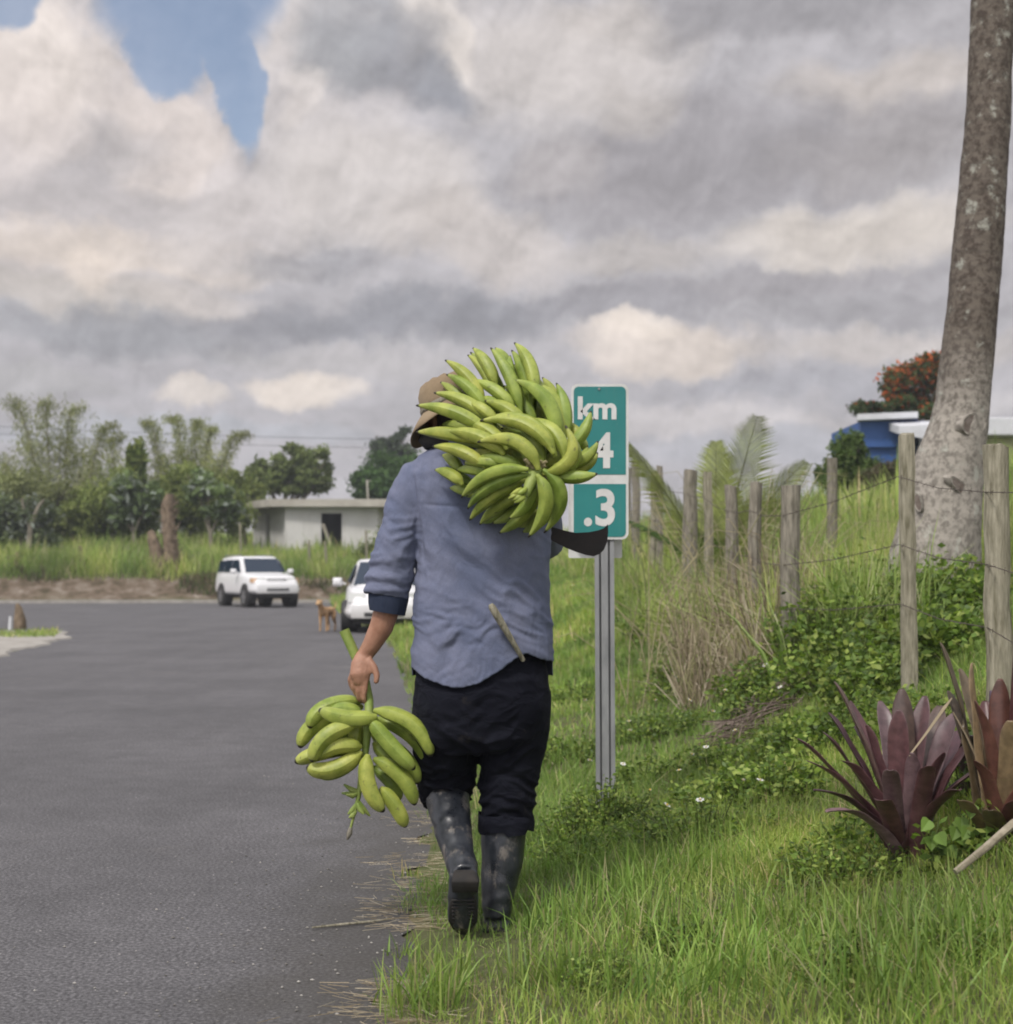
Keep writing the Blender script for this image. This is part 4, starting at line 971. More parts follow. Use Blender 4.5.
# ================================================================ white block house beyond the bend
def walled(b, p, q, h, th, openings, z0):
    """wall from p to q (xy) with rectangular openings (a0, a1, zlo, zhi), butt-jointed boxes"""
    p, q = Vector(p), Vector(q); L_ = (q-p).length; u = (q-p)/L_; nrm = Vector((-u.y, u.x))
    def seg(a0, a1, zl, zh):
        if a1-a0 < 1e-3 or zh-zl < 1e-3: return
        c = [p+u*a0, p+u*a1, p+u*a1+nrm*th, p+u*a0+nrm*th]
        b.add([(v.x, v.y, z0+zl) for v in c]+[(v.x, v.y, z0+zh) for v in c], [(0,3,2,1),(4,5,6,7),(0,1,5,4),(1,2,6,5),(2,3,7,6),(3,0,4,7)])
    a = 0
    for (o0, o1, zl, zh) in sorted(openings):
        seg(a, o0, 0, h); seg(o0, o1, 0, zl); seg(o0, o1, zh, h); a = o1
    seg(a, L_, 0, h)
m, t = mat('whitewashed_block'); co = obj_co(t); n = t.noise(co, 1.2, 7, .65); st_ = t.noise(t.vm('MULTIPLY', co, (2.5, 2.5, .25)), 1.6, 5, .6)
br = t.new('ShaderNodeTexBrick'); t.put(br.inputs['Vector'], t.vm('MULTIPLY', co, (1, 1, 1))); 
c = t.mix(t.maprange(n, .3, .75), (.56,.555,.54), (.46,.45,.43)); c = t.mix(t.maprange(st_, .56, .75, 0, .5), c, (.30,.29,.26))
finish(t, prin(t, c, .9, 0, .2, t.noise(co, 8, 5, .6), .3, .01)); M_BLOCK = m
M_SLAB = simple('stained_concrete', (.44,.42,.37), (.30,.28,.24), 1.2, .9, .4, .01, spec=.2)
M_INSHADE = simple('interior_shade', (.018,.017,.015), (.010,.009,.008), 2, .95)  # near-black colour stands in for the shade inside the doorway
YB = 72.0; zb = 1.25
A_, B_ = W(285,0,YB), W(377,0,YB); Cl = W(253,0,YB+3.6)
house = empty('block_house', ((A_.x+B_.x)/2, YB+2, zb), 0, 'small white block house with a flat roof and an open dark doorway', 'house')
hH = W(0,507,YB).z-zb
b = MB(); k20 = FPX/YB
walled(b, (A_.x, A_.y), (B_.x, B_.y+.4), hH, .15, [((321-285)/k20, (341.5-285)/k20, W(0,558,YB).z-zb, W(0,513,YB).z-zb)], zb)
walled(b, (Cl.x, Cl.y+.1), (A_.x-.002, A_.y+.152), hH, .15, [(1.55,2.15,.8,hH-.28)], zb)
walled(b, (B_.x-.15, B_.y+.56), (B_.x-.15, B_.y+5), hH, .15, [], zb)
walled(b, (B_.x-.15, B_.y+5.2), (Cl.x, Cl.y+3), hH, .15, [], zb)
b.build('wall', M_BLOCK, house, smooth=False, world=True)
b = MB(); zt = W(0,507,YB).z+.005
rp = [(Cl.x-1.0, Cl.y+.3), (A_.x-.7, A_.y-.45), (B_.x+.6, B_.y-.35), (B_.x+.6, B_.y+6), (Cl.x-.6, Cl.y+4)]
n = len(rp); b.add([(x,y,zt) for x,y in rp]+[(x,y,zt+.36) for x,y in rp], [tuple(range(n))[::-1], tuple(range(n,2*n))]+[(i,(i+1)%n,n+(i+1)%n,n+i) for i in range(n)])
b.build('roof', M_SLAB, house, smooth=False, world=True)
b = MB(); b.box(A_.x+.5, B_.x-.5, YB+2.2, YB+2.3, zb, zb+hH-.1); b.build('inner_wall', M_INSHADE, house, smooth=False, world=True)
b = MB(); b.tube([W(368,499,YB+1), W(367,480,YB+1)], .045, 8); b.tube([W(366,481,YB+1), W(371,481,YB+1)], .02, 6); b.build('roof_pipe', M_SLAB, house, world=True)
pl_ = empty('leaning_plank', W(330,556,YB-1), 0, 'dark weathered plank leaning across the doorway of the white house', 'plank')
b = MB(); b.tube([W(336,560,YB-1.2), W(323,524,YB-.25)], .10, 6, flat=.4); b.build('board', M_WOODD, pl_, smooth=False, world=True)

# blue house and pale house on the right
M_BLUE = simple('blue_paint', (.022,.075,.24), (.035,.10,.30), 2, .7, .2)
M_CREAM = simple('cream_paint', (.52,.52,.36), (.42,.42,.30), 2, .8, .2); M_ROOFW = simple('white_roof', (.56,.57,.60), (.48,.49,.51), 3, .6, .2)
Yb = 44.0; bh = empty('blue_house', (W(900,0,Yb).x, Yb, 3.0), 0, 'blue house with a white flat roof behind the fence and palm trunk', 'house')
x0, x1, x2 = W(861,0,Yb).x, W(899,0,Yb).x, W(946,0,Yb).x
b = MB(); b.box(x0, x2, Yb, Yb+4, W(0,447,Yb).z, W(0,421,Yb).z); b.box(x0+.25, x2-.01, Yb+.15, Yb+4, W(0,500,Yb).z, W(0,447,Yb).z-.004)
b.build('wall', M_BLUE, bh, smooth=False, world=True)
b = MB(); v = [W(857,420,Yb-.4), W(918,417.5,Yb-.4), W(918,411.5,Yb-.4), W(857,414,Yb-.4)]; b.add(v+[q+Vector((1.2,4.6,.0)) for q in v], [(0,1,2,3),(4,7,6,5),(3,2,6,7),(0,4,5,1),(1,5,6,2),(0,3,7,4)]); b.build('roof', M_ROOFW, bh, smooth=False, world=True)
b = MB(); v = [W(899,434,Yb-1.2), W(948,443,Yb-1.2), W(948,424,Yb-1.2), W(899,426,Yb-1.2)]; b.add(v+[q+Vector((0,1.1,.2)) for q in v], [(0,1,2,3),(4,7,6,5),(3,2,6,7),(0,4,5,1),(1,5,6,2),(0,3,7,4)]); b.build('porch_roof', M_ROOFW, bh, smooth=False, world=True)
b = MB(); b.box(W(912,0,Yb).x, W(922,0,Yb).x, Yb-.03, Yb+.02, W(0,462,Yb).z, W(0,438,Yb).z); b.build('window', M_GLASS, bh, smooth=False, world=True)
Yc = 40.0; ch = empty('cream_house', (W(1030,0,Yc).x, Yc, 3.0), 0, 'cream house with a white roof seen right of the palm trunk', 'house')
b = MB(); b.box(W(970,0,Yc).x, W(1120,0,Yc).x, Yc, Yc+4, W(0,520,Yc).z, W(0,438,Yc).z); b.build('wall', M_CREAM, ch, smooth=False, world=True)
b = MB(); b.box(W(960,0,Yc).x, W(1130,0,Yc).x, Yc-.7, Yc+4.5, W(0,437.5,Yc).z, W(0,420,Yc).z); b.build('roof', M_ROOFW, ch, smooth=False, bevel=.03, world=True)
b = MB(); b.box(W(1004,0,Yc).x, W(1030,0,Yc).x, Yc-.03, Yc+.01, W(0,486,Yc).z, W(0,464,Yc).z); b.build('window', M_WOODD, ch, smooth=False, world=True)
# power line
pw_ = empty('power_line', W(100,440,95), 0, 'thin overhead cables crossing the sky above the white house', 'power line')
for (ya, yb_, dp) in ((428,446,6),(436,455,7)):
    b = MB(); pts = []
    for i in range(25):
        f = i/24; x = -80+700*f; y = ya+(yb_-ya)*f+dp*4*f*(1-f)-dp; pts.append(W(x, y, 92+4*f))
    b.tube(pts, .013, 5, close=False); b.build('cable', M_BLACK, pw_, world=True)
for (x, ytop) in ((-82, 425), (622, 448)):
    b = MB(); q = W(x, ytop, 92 if x < 0 else 96); b.tube([(q.x, q.y, 0), (q.x, q.y, q.z+.3)], [.16,.11], 10); b.build('pole', M_BARKFAR, pw_, world=True)

# ================================================================ barbed wire fence
fence = empty('wire_fence', (2.0, 7.5, .5), 0, 'barbed wire fence on rough wooden posts along the grassy bank', 'fence')
# px top, py top, py bottom, width px, Y, material, lean px of the top
POSTS = [(996,447,704,24,6.2,M_WOOD,-4,'mossy grey post beside the red bromeliad'),(906,434,697,16,7.5,M_WOOD,-6,None),(789,485,664,20,9.6,M_WOODD,0,'squared dark grey post'),(755,482,660,13,11.3,M_WOODD,2,None),
         (731,486,640,12,12.6,M_WOODD,-3,None),(707,472,612,10,14.0,M_WOOD,-5,'thin pale post'),(691,470,600,14,15.4,M_WOODD,0,None),(660,466,590,7,19,M_WOODD,0,None),(654,472,588,6,22,M_WOOD,1,None),(636,462,575,9,26,M_WOODD,0,None),(628,468,575,6,31,M_WOODD,0,None)]
tops = []
for (x, yt, yb_, wpx, Y, mt, ln, lab) in POSTS:
    x_ = W(x,0,Y).x; top = W(x, yt, Y); zb_ = min(W(x, yb_, Y).z, tz(x_, Y))-.15; r = wpx/2/FPX*Y
    bot = Vector((W(x-ln,0,Y).x, Y, zb_)); n = 9; b = MB(); rs = []
    rnd = random.Random(x)
    off = [rnd.uniform(.86,1.12) for _ in range(n)]
    for i in range(9):
        f = i/8; c = bot.lerp(top, f)+Vector((rnd.uniform(-1,1)*.008*(r/.05), 0, 0)); rr = r*(1.06-.10*f)*rnd.uniform(.94,1.06)
        rs.append([c+Vector((math.cos(2*math.pi*k/n)*rr*off[k]*rnd.uniform(.97,1.03), math.sin(2*math.pi*k/n)*rr*off[k], rnd.uniform(-.012,.012) if i == 8 else 0)) for k in range(n)])
    b.rings(rs); o = b.build('post', mt, fence, world=True); tops.append((top, bot))
    if lab: o['label'] = lab
for f in (.20,.52,.80):
    pts = []
    first = True
    ext = tops[0]; e0 = ext[0].lerp(ext[1], f)+Vector((.02,-1.9,0)); pts.append(e0)
    for (a, c) in tops:
        q = a.lerp(c, f*.72)+Vector((-.045,0,0))
        if len(pts): mid = (pts[-1]+q)/2-Vector((0,0,.02)); pts.append(mid)
        pts.append(q)
    b = MB(); b.tube(pts, [.0022]*len(pts), 5, close=False)
    for i in range(len(pts)-1):
        L_ = (pts[i+1]-pts[i]).length; k_ = int(L_/.12)
        for j in range(min(k_, 14)):
            c = pts[i].lerp(pts[i+1], (j+.5)/k_)
            for _ in range(2): d_ = Vector((random.gauss(0,1),random.gauss(0,1),random.gauss(0,1))).normalized()*.014; b.tube([c-d_, c+d_], .0013, 3)
    b.build('barbed_wire', M_WIRE, fence, world=True)
# a further post inside the field and the thin stakes beyond the bend
b = MB(); Y = 15.5; q = W(832,458,Y); b.tube([Vector((q.x-.01,Y,tz(q.x,Y)-.2)), q.lerp(Vector((q.x,Y,1)),.5), q], [.062,.058,.055], 8, jit=.08)
tag(b.build('field_post', M_WOODD), 'dark upright post in the tall grass left of the palm trunk', 'post')
for i, (xb, yb_, xt, yt, lab) in enumerate([(240,560,240,523,'tall pale stake above the roof of the white wagon'),(308,566,309,540,'pale stake right of the white wagon'),(326,566,325,541,'pale stake below the dark doorway'),(197,572,193,555,'short brown stake on the bank left of the wagon'),(205,572,199,552,'slanting stake nearest the left of the wagon'),(366,552,366,530,'thin stake at the right end of the white house wall')]):
    Y = 63.5; a, c = W(xb,yb_,Y), W(xt,yt,Y); a.z = min(a.z, tz(a.x,Y))-.1
    b = MB(); b.tube([a, a.lerp(c,.5)+Vector((.03,0,0)), c], .055, 7, jit=.1)
    tag(b.build('fence_stake', M_WOOD), lab, 'stake', 'stakes on the far bank')

# ================================================================ coconut palm
m, t = mat('palm_bark'); co = obj_co(t); sp = t.new('ShaderNodeSeparateXYZ'); t.put(sp.inputs[0], co)
n = t.noise(co, 4, 7, .65); n2 = t.noise(co, 22, 5, .7)
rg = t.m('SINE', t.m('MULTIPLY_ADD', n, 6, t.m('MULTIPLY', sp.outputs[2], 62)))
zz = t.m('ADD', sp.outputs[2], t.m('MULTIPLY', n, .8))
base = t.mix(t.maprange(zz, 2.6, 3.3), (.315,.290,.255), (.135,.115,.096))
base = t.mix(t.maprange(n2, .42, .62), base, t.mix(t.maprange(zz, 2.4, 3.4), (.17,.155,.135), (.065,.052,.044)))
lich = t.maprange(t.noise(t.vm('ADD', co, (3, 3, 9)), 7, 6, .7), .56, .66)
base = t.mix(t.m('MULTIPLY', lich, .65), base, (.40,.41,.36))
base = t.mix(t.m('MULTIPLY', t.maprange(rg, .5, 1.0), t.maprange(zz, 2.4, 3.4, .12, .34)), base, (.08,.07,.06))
ver = t.noise(t.vm('MULTIPLY', co, (9, 9, .8)), 4, 5, .6); base = t.mix(t.maprange(ver, .62, .74, 0, .5), base, (.07,.06,.05))
finish(t, prin(t, base, .92, 0, .15, t.m('ADD', t.m('MULTIPLY', rg, .05), t.m('ADD', n2, t.m('MULTIPLY', ver, .6))), .4, .012)); M_PALMB = m
Yp = 10.5
palm = empty('coconut_palm', (W(930,0,Yp).x, Yp, tz(W(930,0,Yp).x, Yp)), 0, 'thick grey leaning coconut palm trunk behind the fence', 'palm tree')
b = MB(); rs = []; n = 26
TR = [(640,930,58),(618,930,53),(600,931,49),(575,932,47),(545,936,43),(500,943,38),(450,951,33),(420,959,28.5),(400,963,26.5),(350,968,25.5),(300,973,25),(200,982,23.5),(100,989,21.5),(0,993,20.5),(-150,999,19),(-300,1003,18),(-640,1006,17)]
ys_ = np.array([a[0] for a in TR][::-1], float); cs_ = np.array([a[1] for a in TR][::-1], float); ws_ = np.array([a[2] for a in TR][::-1], float)
for i in range(170):
    py_ = 640-(640+640)*i/169; c = W(np.interp(py_, ys_, cs_), py_, Yp); r = np.interp(py_, ys_, ws_)/FPX*Yp
    rip = .010*math.sin(py_*.55+1.3*math.sin(py_*.07))
    ring = []
    for k in range(n):
        a = 2*math.pi*k/n; rr = r*(1+rip*.6)+.012*float(fbm(np.array([[math.cos(a)*.3, math.sin(a)*.3, c.z*.8]]), 4, 3, 4)[0])*1.6
        if py_ > 570: rr *= 1+.05*math.sin(a*7)*(py_-570)/60
        ring.append(c+Vector((math.cos(a)*rr, math.sin(a)*rr, 0)))
    rs.append(ring)
b.rings(rs)
# healed wounds: push notches into the bark
V = np.array(b.v); pxx = CX+V[:,0]/V[:,1]*FPX; pyy = HY-(V[:,2]-CZ)/V[:,1]*FPX; fr = V[:,1] < Yp
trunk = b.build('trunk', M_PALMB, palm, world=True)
M_WOUND = simple('old_bark_wound', (.10,.075,.06), (.20,.17,.15), 18, .95, .8, .01)
for (cx, cy, wx, wz, tl) in ((972,425,15,9.5,-6),(961,490,16,9,28),(919,503,3.5,8,10)):
    b = MB(); rings = []
    cc = float(np.interp(cy, ys_, cs_)); rw = float(np.interp(cy, ys_, ws_))
    ya = Yp-math.sqrt(max(0, 1-((cx-cc)/rw)**2))*rw/FPX*Yp
    nrm = Vector(((cx-cc)/rw, -math.sqrt(max(.05, 1-((cx-cc)/rw)**2)), 0)).normalized(); tx = Vector((-nrm.y, nrm.x, 0))
    if tx.x < 0: tx = -tx
    c0 = W(cx, cy, ya)+nrm*.012
    for (f, d_) in ((1.22,-.05),(1.10,.010),(.92,.006),(.7,-.010),(.2,-.016)):
        rings.append([c0+tx*(math.cos(a)*wx*f*math.cos(R(tl))-math.sin(a)*wz*f*math.sin(R(tl)))/FPX*Yp+Vector((0,0,1))*(math.cos(a)*wx*f*-math.sin(R(tl))*-1*-1+math.sin(a)*wz*f*math.cos(R(tl))*(1 if math.sin(a) < 0 else 1.15))/FPX*Yp+nrm*d_ for a in [2*math.pi*k/18 for k in range(18)]])
    b.rings(rings[:3], close=False); o = b.build('bark_scar', M_PALMB, palm, world=True)
    b2 = MB(); b2.rings(rings[2:]); b2.build('wound', M_WOUND, o, world=True)
def frond(b, base, dirv_, L_, droop, nl=34, ll=.5, wl=.02, col=(.08,.13,.035), up=Vector((0,0,1)), vdroop=.5, rr=.012, spread=1.0):
    """feather palm leaf: rachis and two rows of narrow leaflets"""
    base = Vector(base); d = Vector(dirv_).normalized(); side = d.cross(up).normalized(); pts = []; p = base.copy(); dd = d.copy()
    K = 16
    for i in range(K+1):
        pts.append(p.copy()); dd = (dd+Vector((0,0,-droop/K))).normalized(); p = p+dd*(L_/K)
    b.tube(pts, [rr*(1-.8*i/K) for i in range(K+1)], 5, c=(.16,.17,.07))
    for i in range(nl):
        f = .12+.88*i/(nl-1); j = f*K; i0 = min(int(j), K-1); q = pts[i0].lerp(pts[i0+1], j-i0); tg = (pts[i0+1]-pts[i0]).normalized()
        for s in (1, -1):
            ln = ll*math.sin(math.pi*min(1, .15+.85*f)**.8)**.6*random.uniform(.85,1.1)+.06
            dl = (tg*(.85+.8*f)+side*s*spread+tg.cross(side)*random.uniform(-.12,.2)*s*0).normalized()
            w_ = tg.cross(dl).normalized(); w_ = tg*wl*.8
            e1 = q+dl*ln*.5+Vector((0,0,-ln*vdroop*.16)); e2 = q+dl*ln+Vector((0,0,-ln*vdroop*.62))
            vf = random.uniform(.75,1.3); cc = tuple(v*vf for v in col)
            b.add([q-w_*.95, q+w_*.95, e1+w_, e1-w_, e2], [(0,1,2,3),(3,2,4)], cc)
b = MB(); crown_c = W(1006,-640,Yp)
for i in range(18):
    a = 2*math.pi*i/18*1.618; e_ = random.uniform(.25,1.3)
    frond(b, crown_c, (math.cos(a), math.sin(a), e_), 3.4, 1.25, 40, .75, .03, (.07,.11,.03), rr=.03)
b.build('crown', M_LEAF, palm, cols=True, smooth=False, world=True)

# young palm behind the fence
yp = empty('young_palm', W(715,600,17), 0, 'young fan shaped palm growing behind the fence posts', 'palm')
Yy = 17.0; rt = W(716,585,Yy); rt.z = tz(rt.x, Yy)
def fr2(tip, L_, dr, nl=30, ll=.55, sp=1.0, wl=.017, col=(.20,.23,.075), upv=Vector((0,0,1)), Yt=17):
    b = MB(); st = rt+Vector((0,0,.15)); d = (W(*tip, Yt)-st).normalized(); d = (d+Vector((0,0,dr*.45))).normalized()
    frond(b, st, d, L_, dr, nl, ll, wl, col, up=upv, spread=sp, rr=.016); b.build('frond', M_LEAF, yp, cols=True, smooth=False, world=True)
fr2((750,440), 1.92, .30, 46, .66, .9, upv=Vector((0,1,0)), Yt=16.6); fr2((716,450), 1.65, .22, 54, .56, 1.0, upv=Vector((.2,1,0)), Yt=17.3); fr2((640,452), 1.95, .55, 60, .52, upv=Vector((.3,.3,1)))
fr2((790,470), 1.7, .6, 46, .5, upv=Vector((0,.6,.6))); fr2((655,530), 1.2, .7, 26, .4, wl=.02, col=(.07,.12,.035)); fr2((690,500), 1.5, .9, 28, .5, Yt=15.5, wl=.02, col=(.08,.13,.04)); fr2((750,520), 1.3, .8, 26, .4, Yt=15.8)
fr2((680,575), .9, .6, 22, .35, wl=.02, col=(.06,.10,.03), Yt=16)

# ================================================================ leaves
def leaf_quads(P_, L_, W_, C_, droop=.0, seed=0, dirs=None):
    rng = np.random.default_rng(seed); n = len(P_)
    if dirs is None: dirs = rng.normal(size=(n,3))
    dirs = dirs+np.array([0,0,-droop]); dirs /= np.linalg.norm(dirs, axis=1, keepdims=True)
    o_ = rng.normal(size=(n,3)); sd_ = np.cross(dirs, o_); sd_ /= np.linalg.norm(sd_, axis=1, keepdims=True)
    L_ = np.asarray(L_)*np.ones(n)*rng.uniform(.7,1.3,n); W_ = np.asarray(W_)*np.ones(n)*rng.uniform(.8,1.2,n)
    v0 = P_-dirs*L_[:,None]/2; v2 = P_+dirs*L_[:,None]/2; m1 = P_+sd_*W_[:,None]/2-dirs*L_[:,None]*.05; m2 = P_-sd_*W_[:,None]/2-dirs*L_[:,None]*.05
    V = np.stack([v0, m1, v2, m2], 1).reshape(-1,3); Q = np.arange(n*4).reshape(n,4); C = np.repeat(C_, 4, axis=0); return V, Q, C
def colvar(n, cols, wts=None, rng=RNG, j=.18):
    cols = np.array(cols); k = rng.choice(len(cols), n, p=None if wts is None else np.array(wts)/sum(wts)); c = cols[k]*(1+rng.uniform(-j, j, (n,1))); return c
def crown_pts(ells, n, clump=.16, nclump=60, rng=RNG):
    """leaf positions gathered in clumps near the surface of the given ellipsoids; also a clump id for colour"""
    out = []; ids = []; vol = np.array([e[1][0]*e[1][1]*e[1][2] for e in ells])**.8; vol /= vol.sum()
    for (c, r), v in zip(ells, vol):
        nc = max(5, int(nclump*v)); d = rng.normal(size=(nc,3)); d /= np.linalg.norm(d, axis=1, keepdims=True); rad = rng.uniform(.35,1.02,(nc,1))**.6
        cc = np.array(c)+d*rad*np.array(r); k = rng.integers(0, nc, int(n*v)); g_ = rng.normal(size=(len(k),3))
        out.append(cc[k]+g_*clump*np.array(r)*rng.uniform(.6,1.3,(nc,1))[k]); ids.append(k+len(ids)*1000)
    return np.concatenate(out), np.concatenate(ids)
def tree(name, label, cat, base, trunk_r, ells, n, leaf, cols, wts=None, group=None, bark=None, mt=None, clump=.16, nclump=60, droop=.0, fork=None, seed=1, asp=.45):
    rng = np.random.default_rng(seed); root = empty(name, base, 0, label, cat, group); base = Vector(base)
    P_, ids = crown_pts(ells, n, clump, nclump, rng); C_ = colvar(len(P_), cols, wts, rng)
    cl = (np.sin(ids*12.9898)*43758.5453) % 1; C_ = C_*(.78+.5*cl)[:,None]
    V, Q, C = leaf_quads(P_, leaf, leaf*asp, C_, droop, seed)
    o = np_mesh('crown', V, Q, None, C, mt or M_FARLEAF); child_world(o, root)
    b = MB(); fk = Vector(fork) if fork else base.lerp(Vector(ells[0][0]), .45)
    b.tube([base-Vector((0,0,.2)), base.lerp(fk,.5)+Vector((trunk_r*.4,0,0)), fk], [trunk_r*1.25, trunk_r, trunk_r*.8], 9, jit=.06)
    r_ = random.Random(seed)
    for (c, r) in ells:
        c = Vector(c); mid = fk.lerp(c,.5)+Vector((r_.uniform(-.2,.2),r_.uniform(-.2,.2),r_.uniform(-.1,.3)))*r[0]*.4
        b.tube([fk, mid, c], [trunk_r*.6, trunk_r*.42, trunk_r*.2], 7)
        for _ in range(4):
            e_ = c+Vector((r_.uniform(-.8,.8)*r[0], r_.uniform(-.8,.8)*r[1], r_.uniform(-.2,.9)*r[2])); b.tube([mid.lerp(c,.6), mid.lerp(e_,.6)+Vector((0,0,.1)), e_], [trunk_r*.25, trunk_r*.16, trunk_r*.06], 5)
    b.build('trunk', bark or M_BARKFAR, root, world=True); return root
def E(px, py, Y, rpx, rpy, ry=None): k = Y/FPX; return (tuple(W(px, py, Y)), (rpx*k, (ry or rpx)*k, rpy*k))
GDK = [(.10,.13,.045),(.13,.17,.055),(.17,.20,.08)]
tree('broadleaf_tree', 'spreading tree with see-through crown behind the left of the house roof', 'tree', on(295,84), .28, [E(268,478,84,24,17),E(292,462,84,22,16),E(316,464,84,16,17),E(300,482,84,30,12),E(322,478,84,10,14)], 9500, .34, GDK, clump=.15, nclump=95, seed=3)
tree('broadleaf_tree', 'dense dark round tree behind the right end of the white house', 'tree', on(385,88), .3, [E(386,474,88,30,17),E(372,484,88,22,14),E(405,478,88,24,18),E(400,492,88,36,14)], 15000, .32, [(.045,.09,.028),(.06,.115,.034),(.08,.14,.045)], clump=.2, nclump=150, seed=4)
tree('broadleaf_tree', 'distant grey green tree top behind the hat of the man', 'tree', on(392,110), .3, [E(386,445,110,14,11),E(402,440,110,14,10),E(394,456,110,20,10)], 5000, .36, [(.06,.085,.05),(.08,.11,.06)], clump=.16, nclump=60, seed=5)
tree('broadleaf_tree', 'flame tree with orange blossom above the blue house', 'tree', on(925,56), .25, [E(915,380,56,30,20),E(938,372,56,24,16),E(890,393,56,14,10),E(930,398,56,20,12)], 9000, .22, [(.05,.075,.03),(.38,.10,.03),(.30,.07,.02),(.09,.10,.04)], [4,2.2,1.5,2], clump=.15, nclump=90, seed=6)
tree('bush', 'low dark bush with red flowers behind the blue house roof', 'bush', on(880,52), .1, [E(872,408,52,18,8),E(900,406,52,16,8),E(930,410,52,14,9)], 4000, .2, [(.05,.075,.03),(.07,.10,.04),(.30,.07,.02)], [5,4,1], clump=.2, nclump=60, seed=7)
tree('bush', 'bushy shrub left of the blue house', 'bush', on(850,34), .08, [E(848,455,34,17,22),E(838,475,34,20,18),E(868,478,34,22,18)], 9000, .13, [(.055,.09,.028),(.08,.125,.035),(.11,.15,.05)], clump=.17, nclump=110, seed=8)
tree('bush', 'brownish bush under the blue house', 'bush', on(890,33), .08, [E(890,482,33,26,16),E(915,486,33,18,14)], 6000, .12, [(.09,.075,.05),(.07,.08,.04),(.11,.10,.06)], clump=.2, nclump=80, seed=9)
tree('bush', 'dark shrub behind the sedan at the foot of the white house', 'bush', on(392,66), .1, [E(385,560,66,26,24),E(352,572,66,26,14),E(405,548,66,18,28)], 11000, .2, GDK, clump=.2, nclump=90, seed=10)

# bamboo clumps, plume by plume
def bamboo(label, base_px, Y, plumes, seed, cols=((.21,.23,.09),(.17,.20,.07),(.26,.27,.13))):
    rng = np.random.default_rng(seed); root = empty('bamboo_clump', on(base_px, Y), 0, label, 'bamboo', 'bamboo beyond the bend')
    b = MB(); Ps = []; Ds = []; Cs = []
    for (bx, tx, ty, wd_, lean) in plumes:
        base = on(bx, Y)+Vector((0, rng.uniform(-1.5,1.5), 0)); yy = base.y; tip = W(tx, ty, yy)
        mid = Vector((base.x*.75+tip.x*.25, yy, base.z*.4+tip.z*.6)); pts = []
        for i in range(15):
            f = i/14; pts.append(base*(1-f)**2+mid*2*f*(1-f)+tip*f*f)
        tp = pts[-1]; pts.append(tp+Vector((lean*.45, 0, .12))); pts.append(tp+Vector((lean*.95, 0, .05)))
        b.tube(pts, [.06*(1-i/17)+.012 for i in range(17)], 6)
        nl = 1500; f = rng.beta(2.2, 1.1, nl)*.97+.0; idx = f*(len(pts)-1.01); i0 = idx.astype(int); A = np.array(pts); q = A[i0]+(A[np.minimum(i0+1, len(pts)-1)]-A[i0])*(idx-i0)[:,None]
        wdm = wd_/FPX*Y; tuft = rng.integers(0, 46, nl); tr_ = np.random.default_rng(seed+int(bx)); to = tr_.normal(size=(46,3))*np.array([1,1,.55]); tf = tr_.uniform(0,1,46)
        sp_ = wdm*.50*(1.15-.75*np.abs(f-.55)*1.2)*np.where(f > .70, 1.15, .9)
        q = q+to[tuft]*sp_[:,None]*.8+rng.normal(size=(nl,3))*wdm*.16; q[:,2] -= rng.uniform(0,.5,nl)*wdm*.5
        Ps.append(q); d = rng.normal(size=(nl,3))*.7+np.array([lean*.4,0,-.9]); Ds.append(d); Cs.append(colvar(nl, cols, None, rng)*(.8+.4*tf[tuft])[:,None])
    P_ = np.concatenate(Ps); V, Q, C = leaf_quads(P_, .25, .045, np.concatenate(Cs), .3, seed, np.concatenate(Ds))
    o = np_mesh('foliage', V, Q, None, C, M_FARLEAF); child_world(o, root); b.build('culms', M_BARKFAR, root, world=True)
bamboo('tall bamboo clump at the far left with arching feathery plumes', 50, 76, [(44,18,404,15,-.7),(56,45,404,15,.3),(64,70,410,14,.9),(52,30,445,24,-.4),(74,82,455,24,.3),(60,60,440,28,.0),(40,8,470,26,-.5),(84,104,428,12,.9)], 21)
bamboo('bamboo clump left of the house with upright separate plumes', 185, 78, [(172,152,424,9,-.6),(182,178,420,10,-.9),(190,196,424,9,.3),(196,210,430,9,.4),(204,236,436,9,1.0),(188,188,452,20,0),(170,164,462,18,-.3),(206,214,462,20,.4)], 22)
bamboo('lower bamboo between the two taller clumps', 118, 80, [(112,112,438,11,.8),(122,98,470,22,-.3),(128,134,468,20,.4),(110,84,480,22,-.4),(20,4,460,22,-.5),(140,150,480,20,.3)], 23)
MID = [(.12,.155,.045),(.16,.20,.058),(.21,.245,.08)]
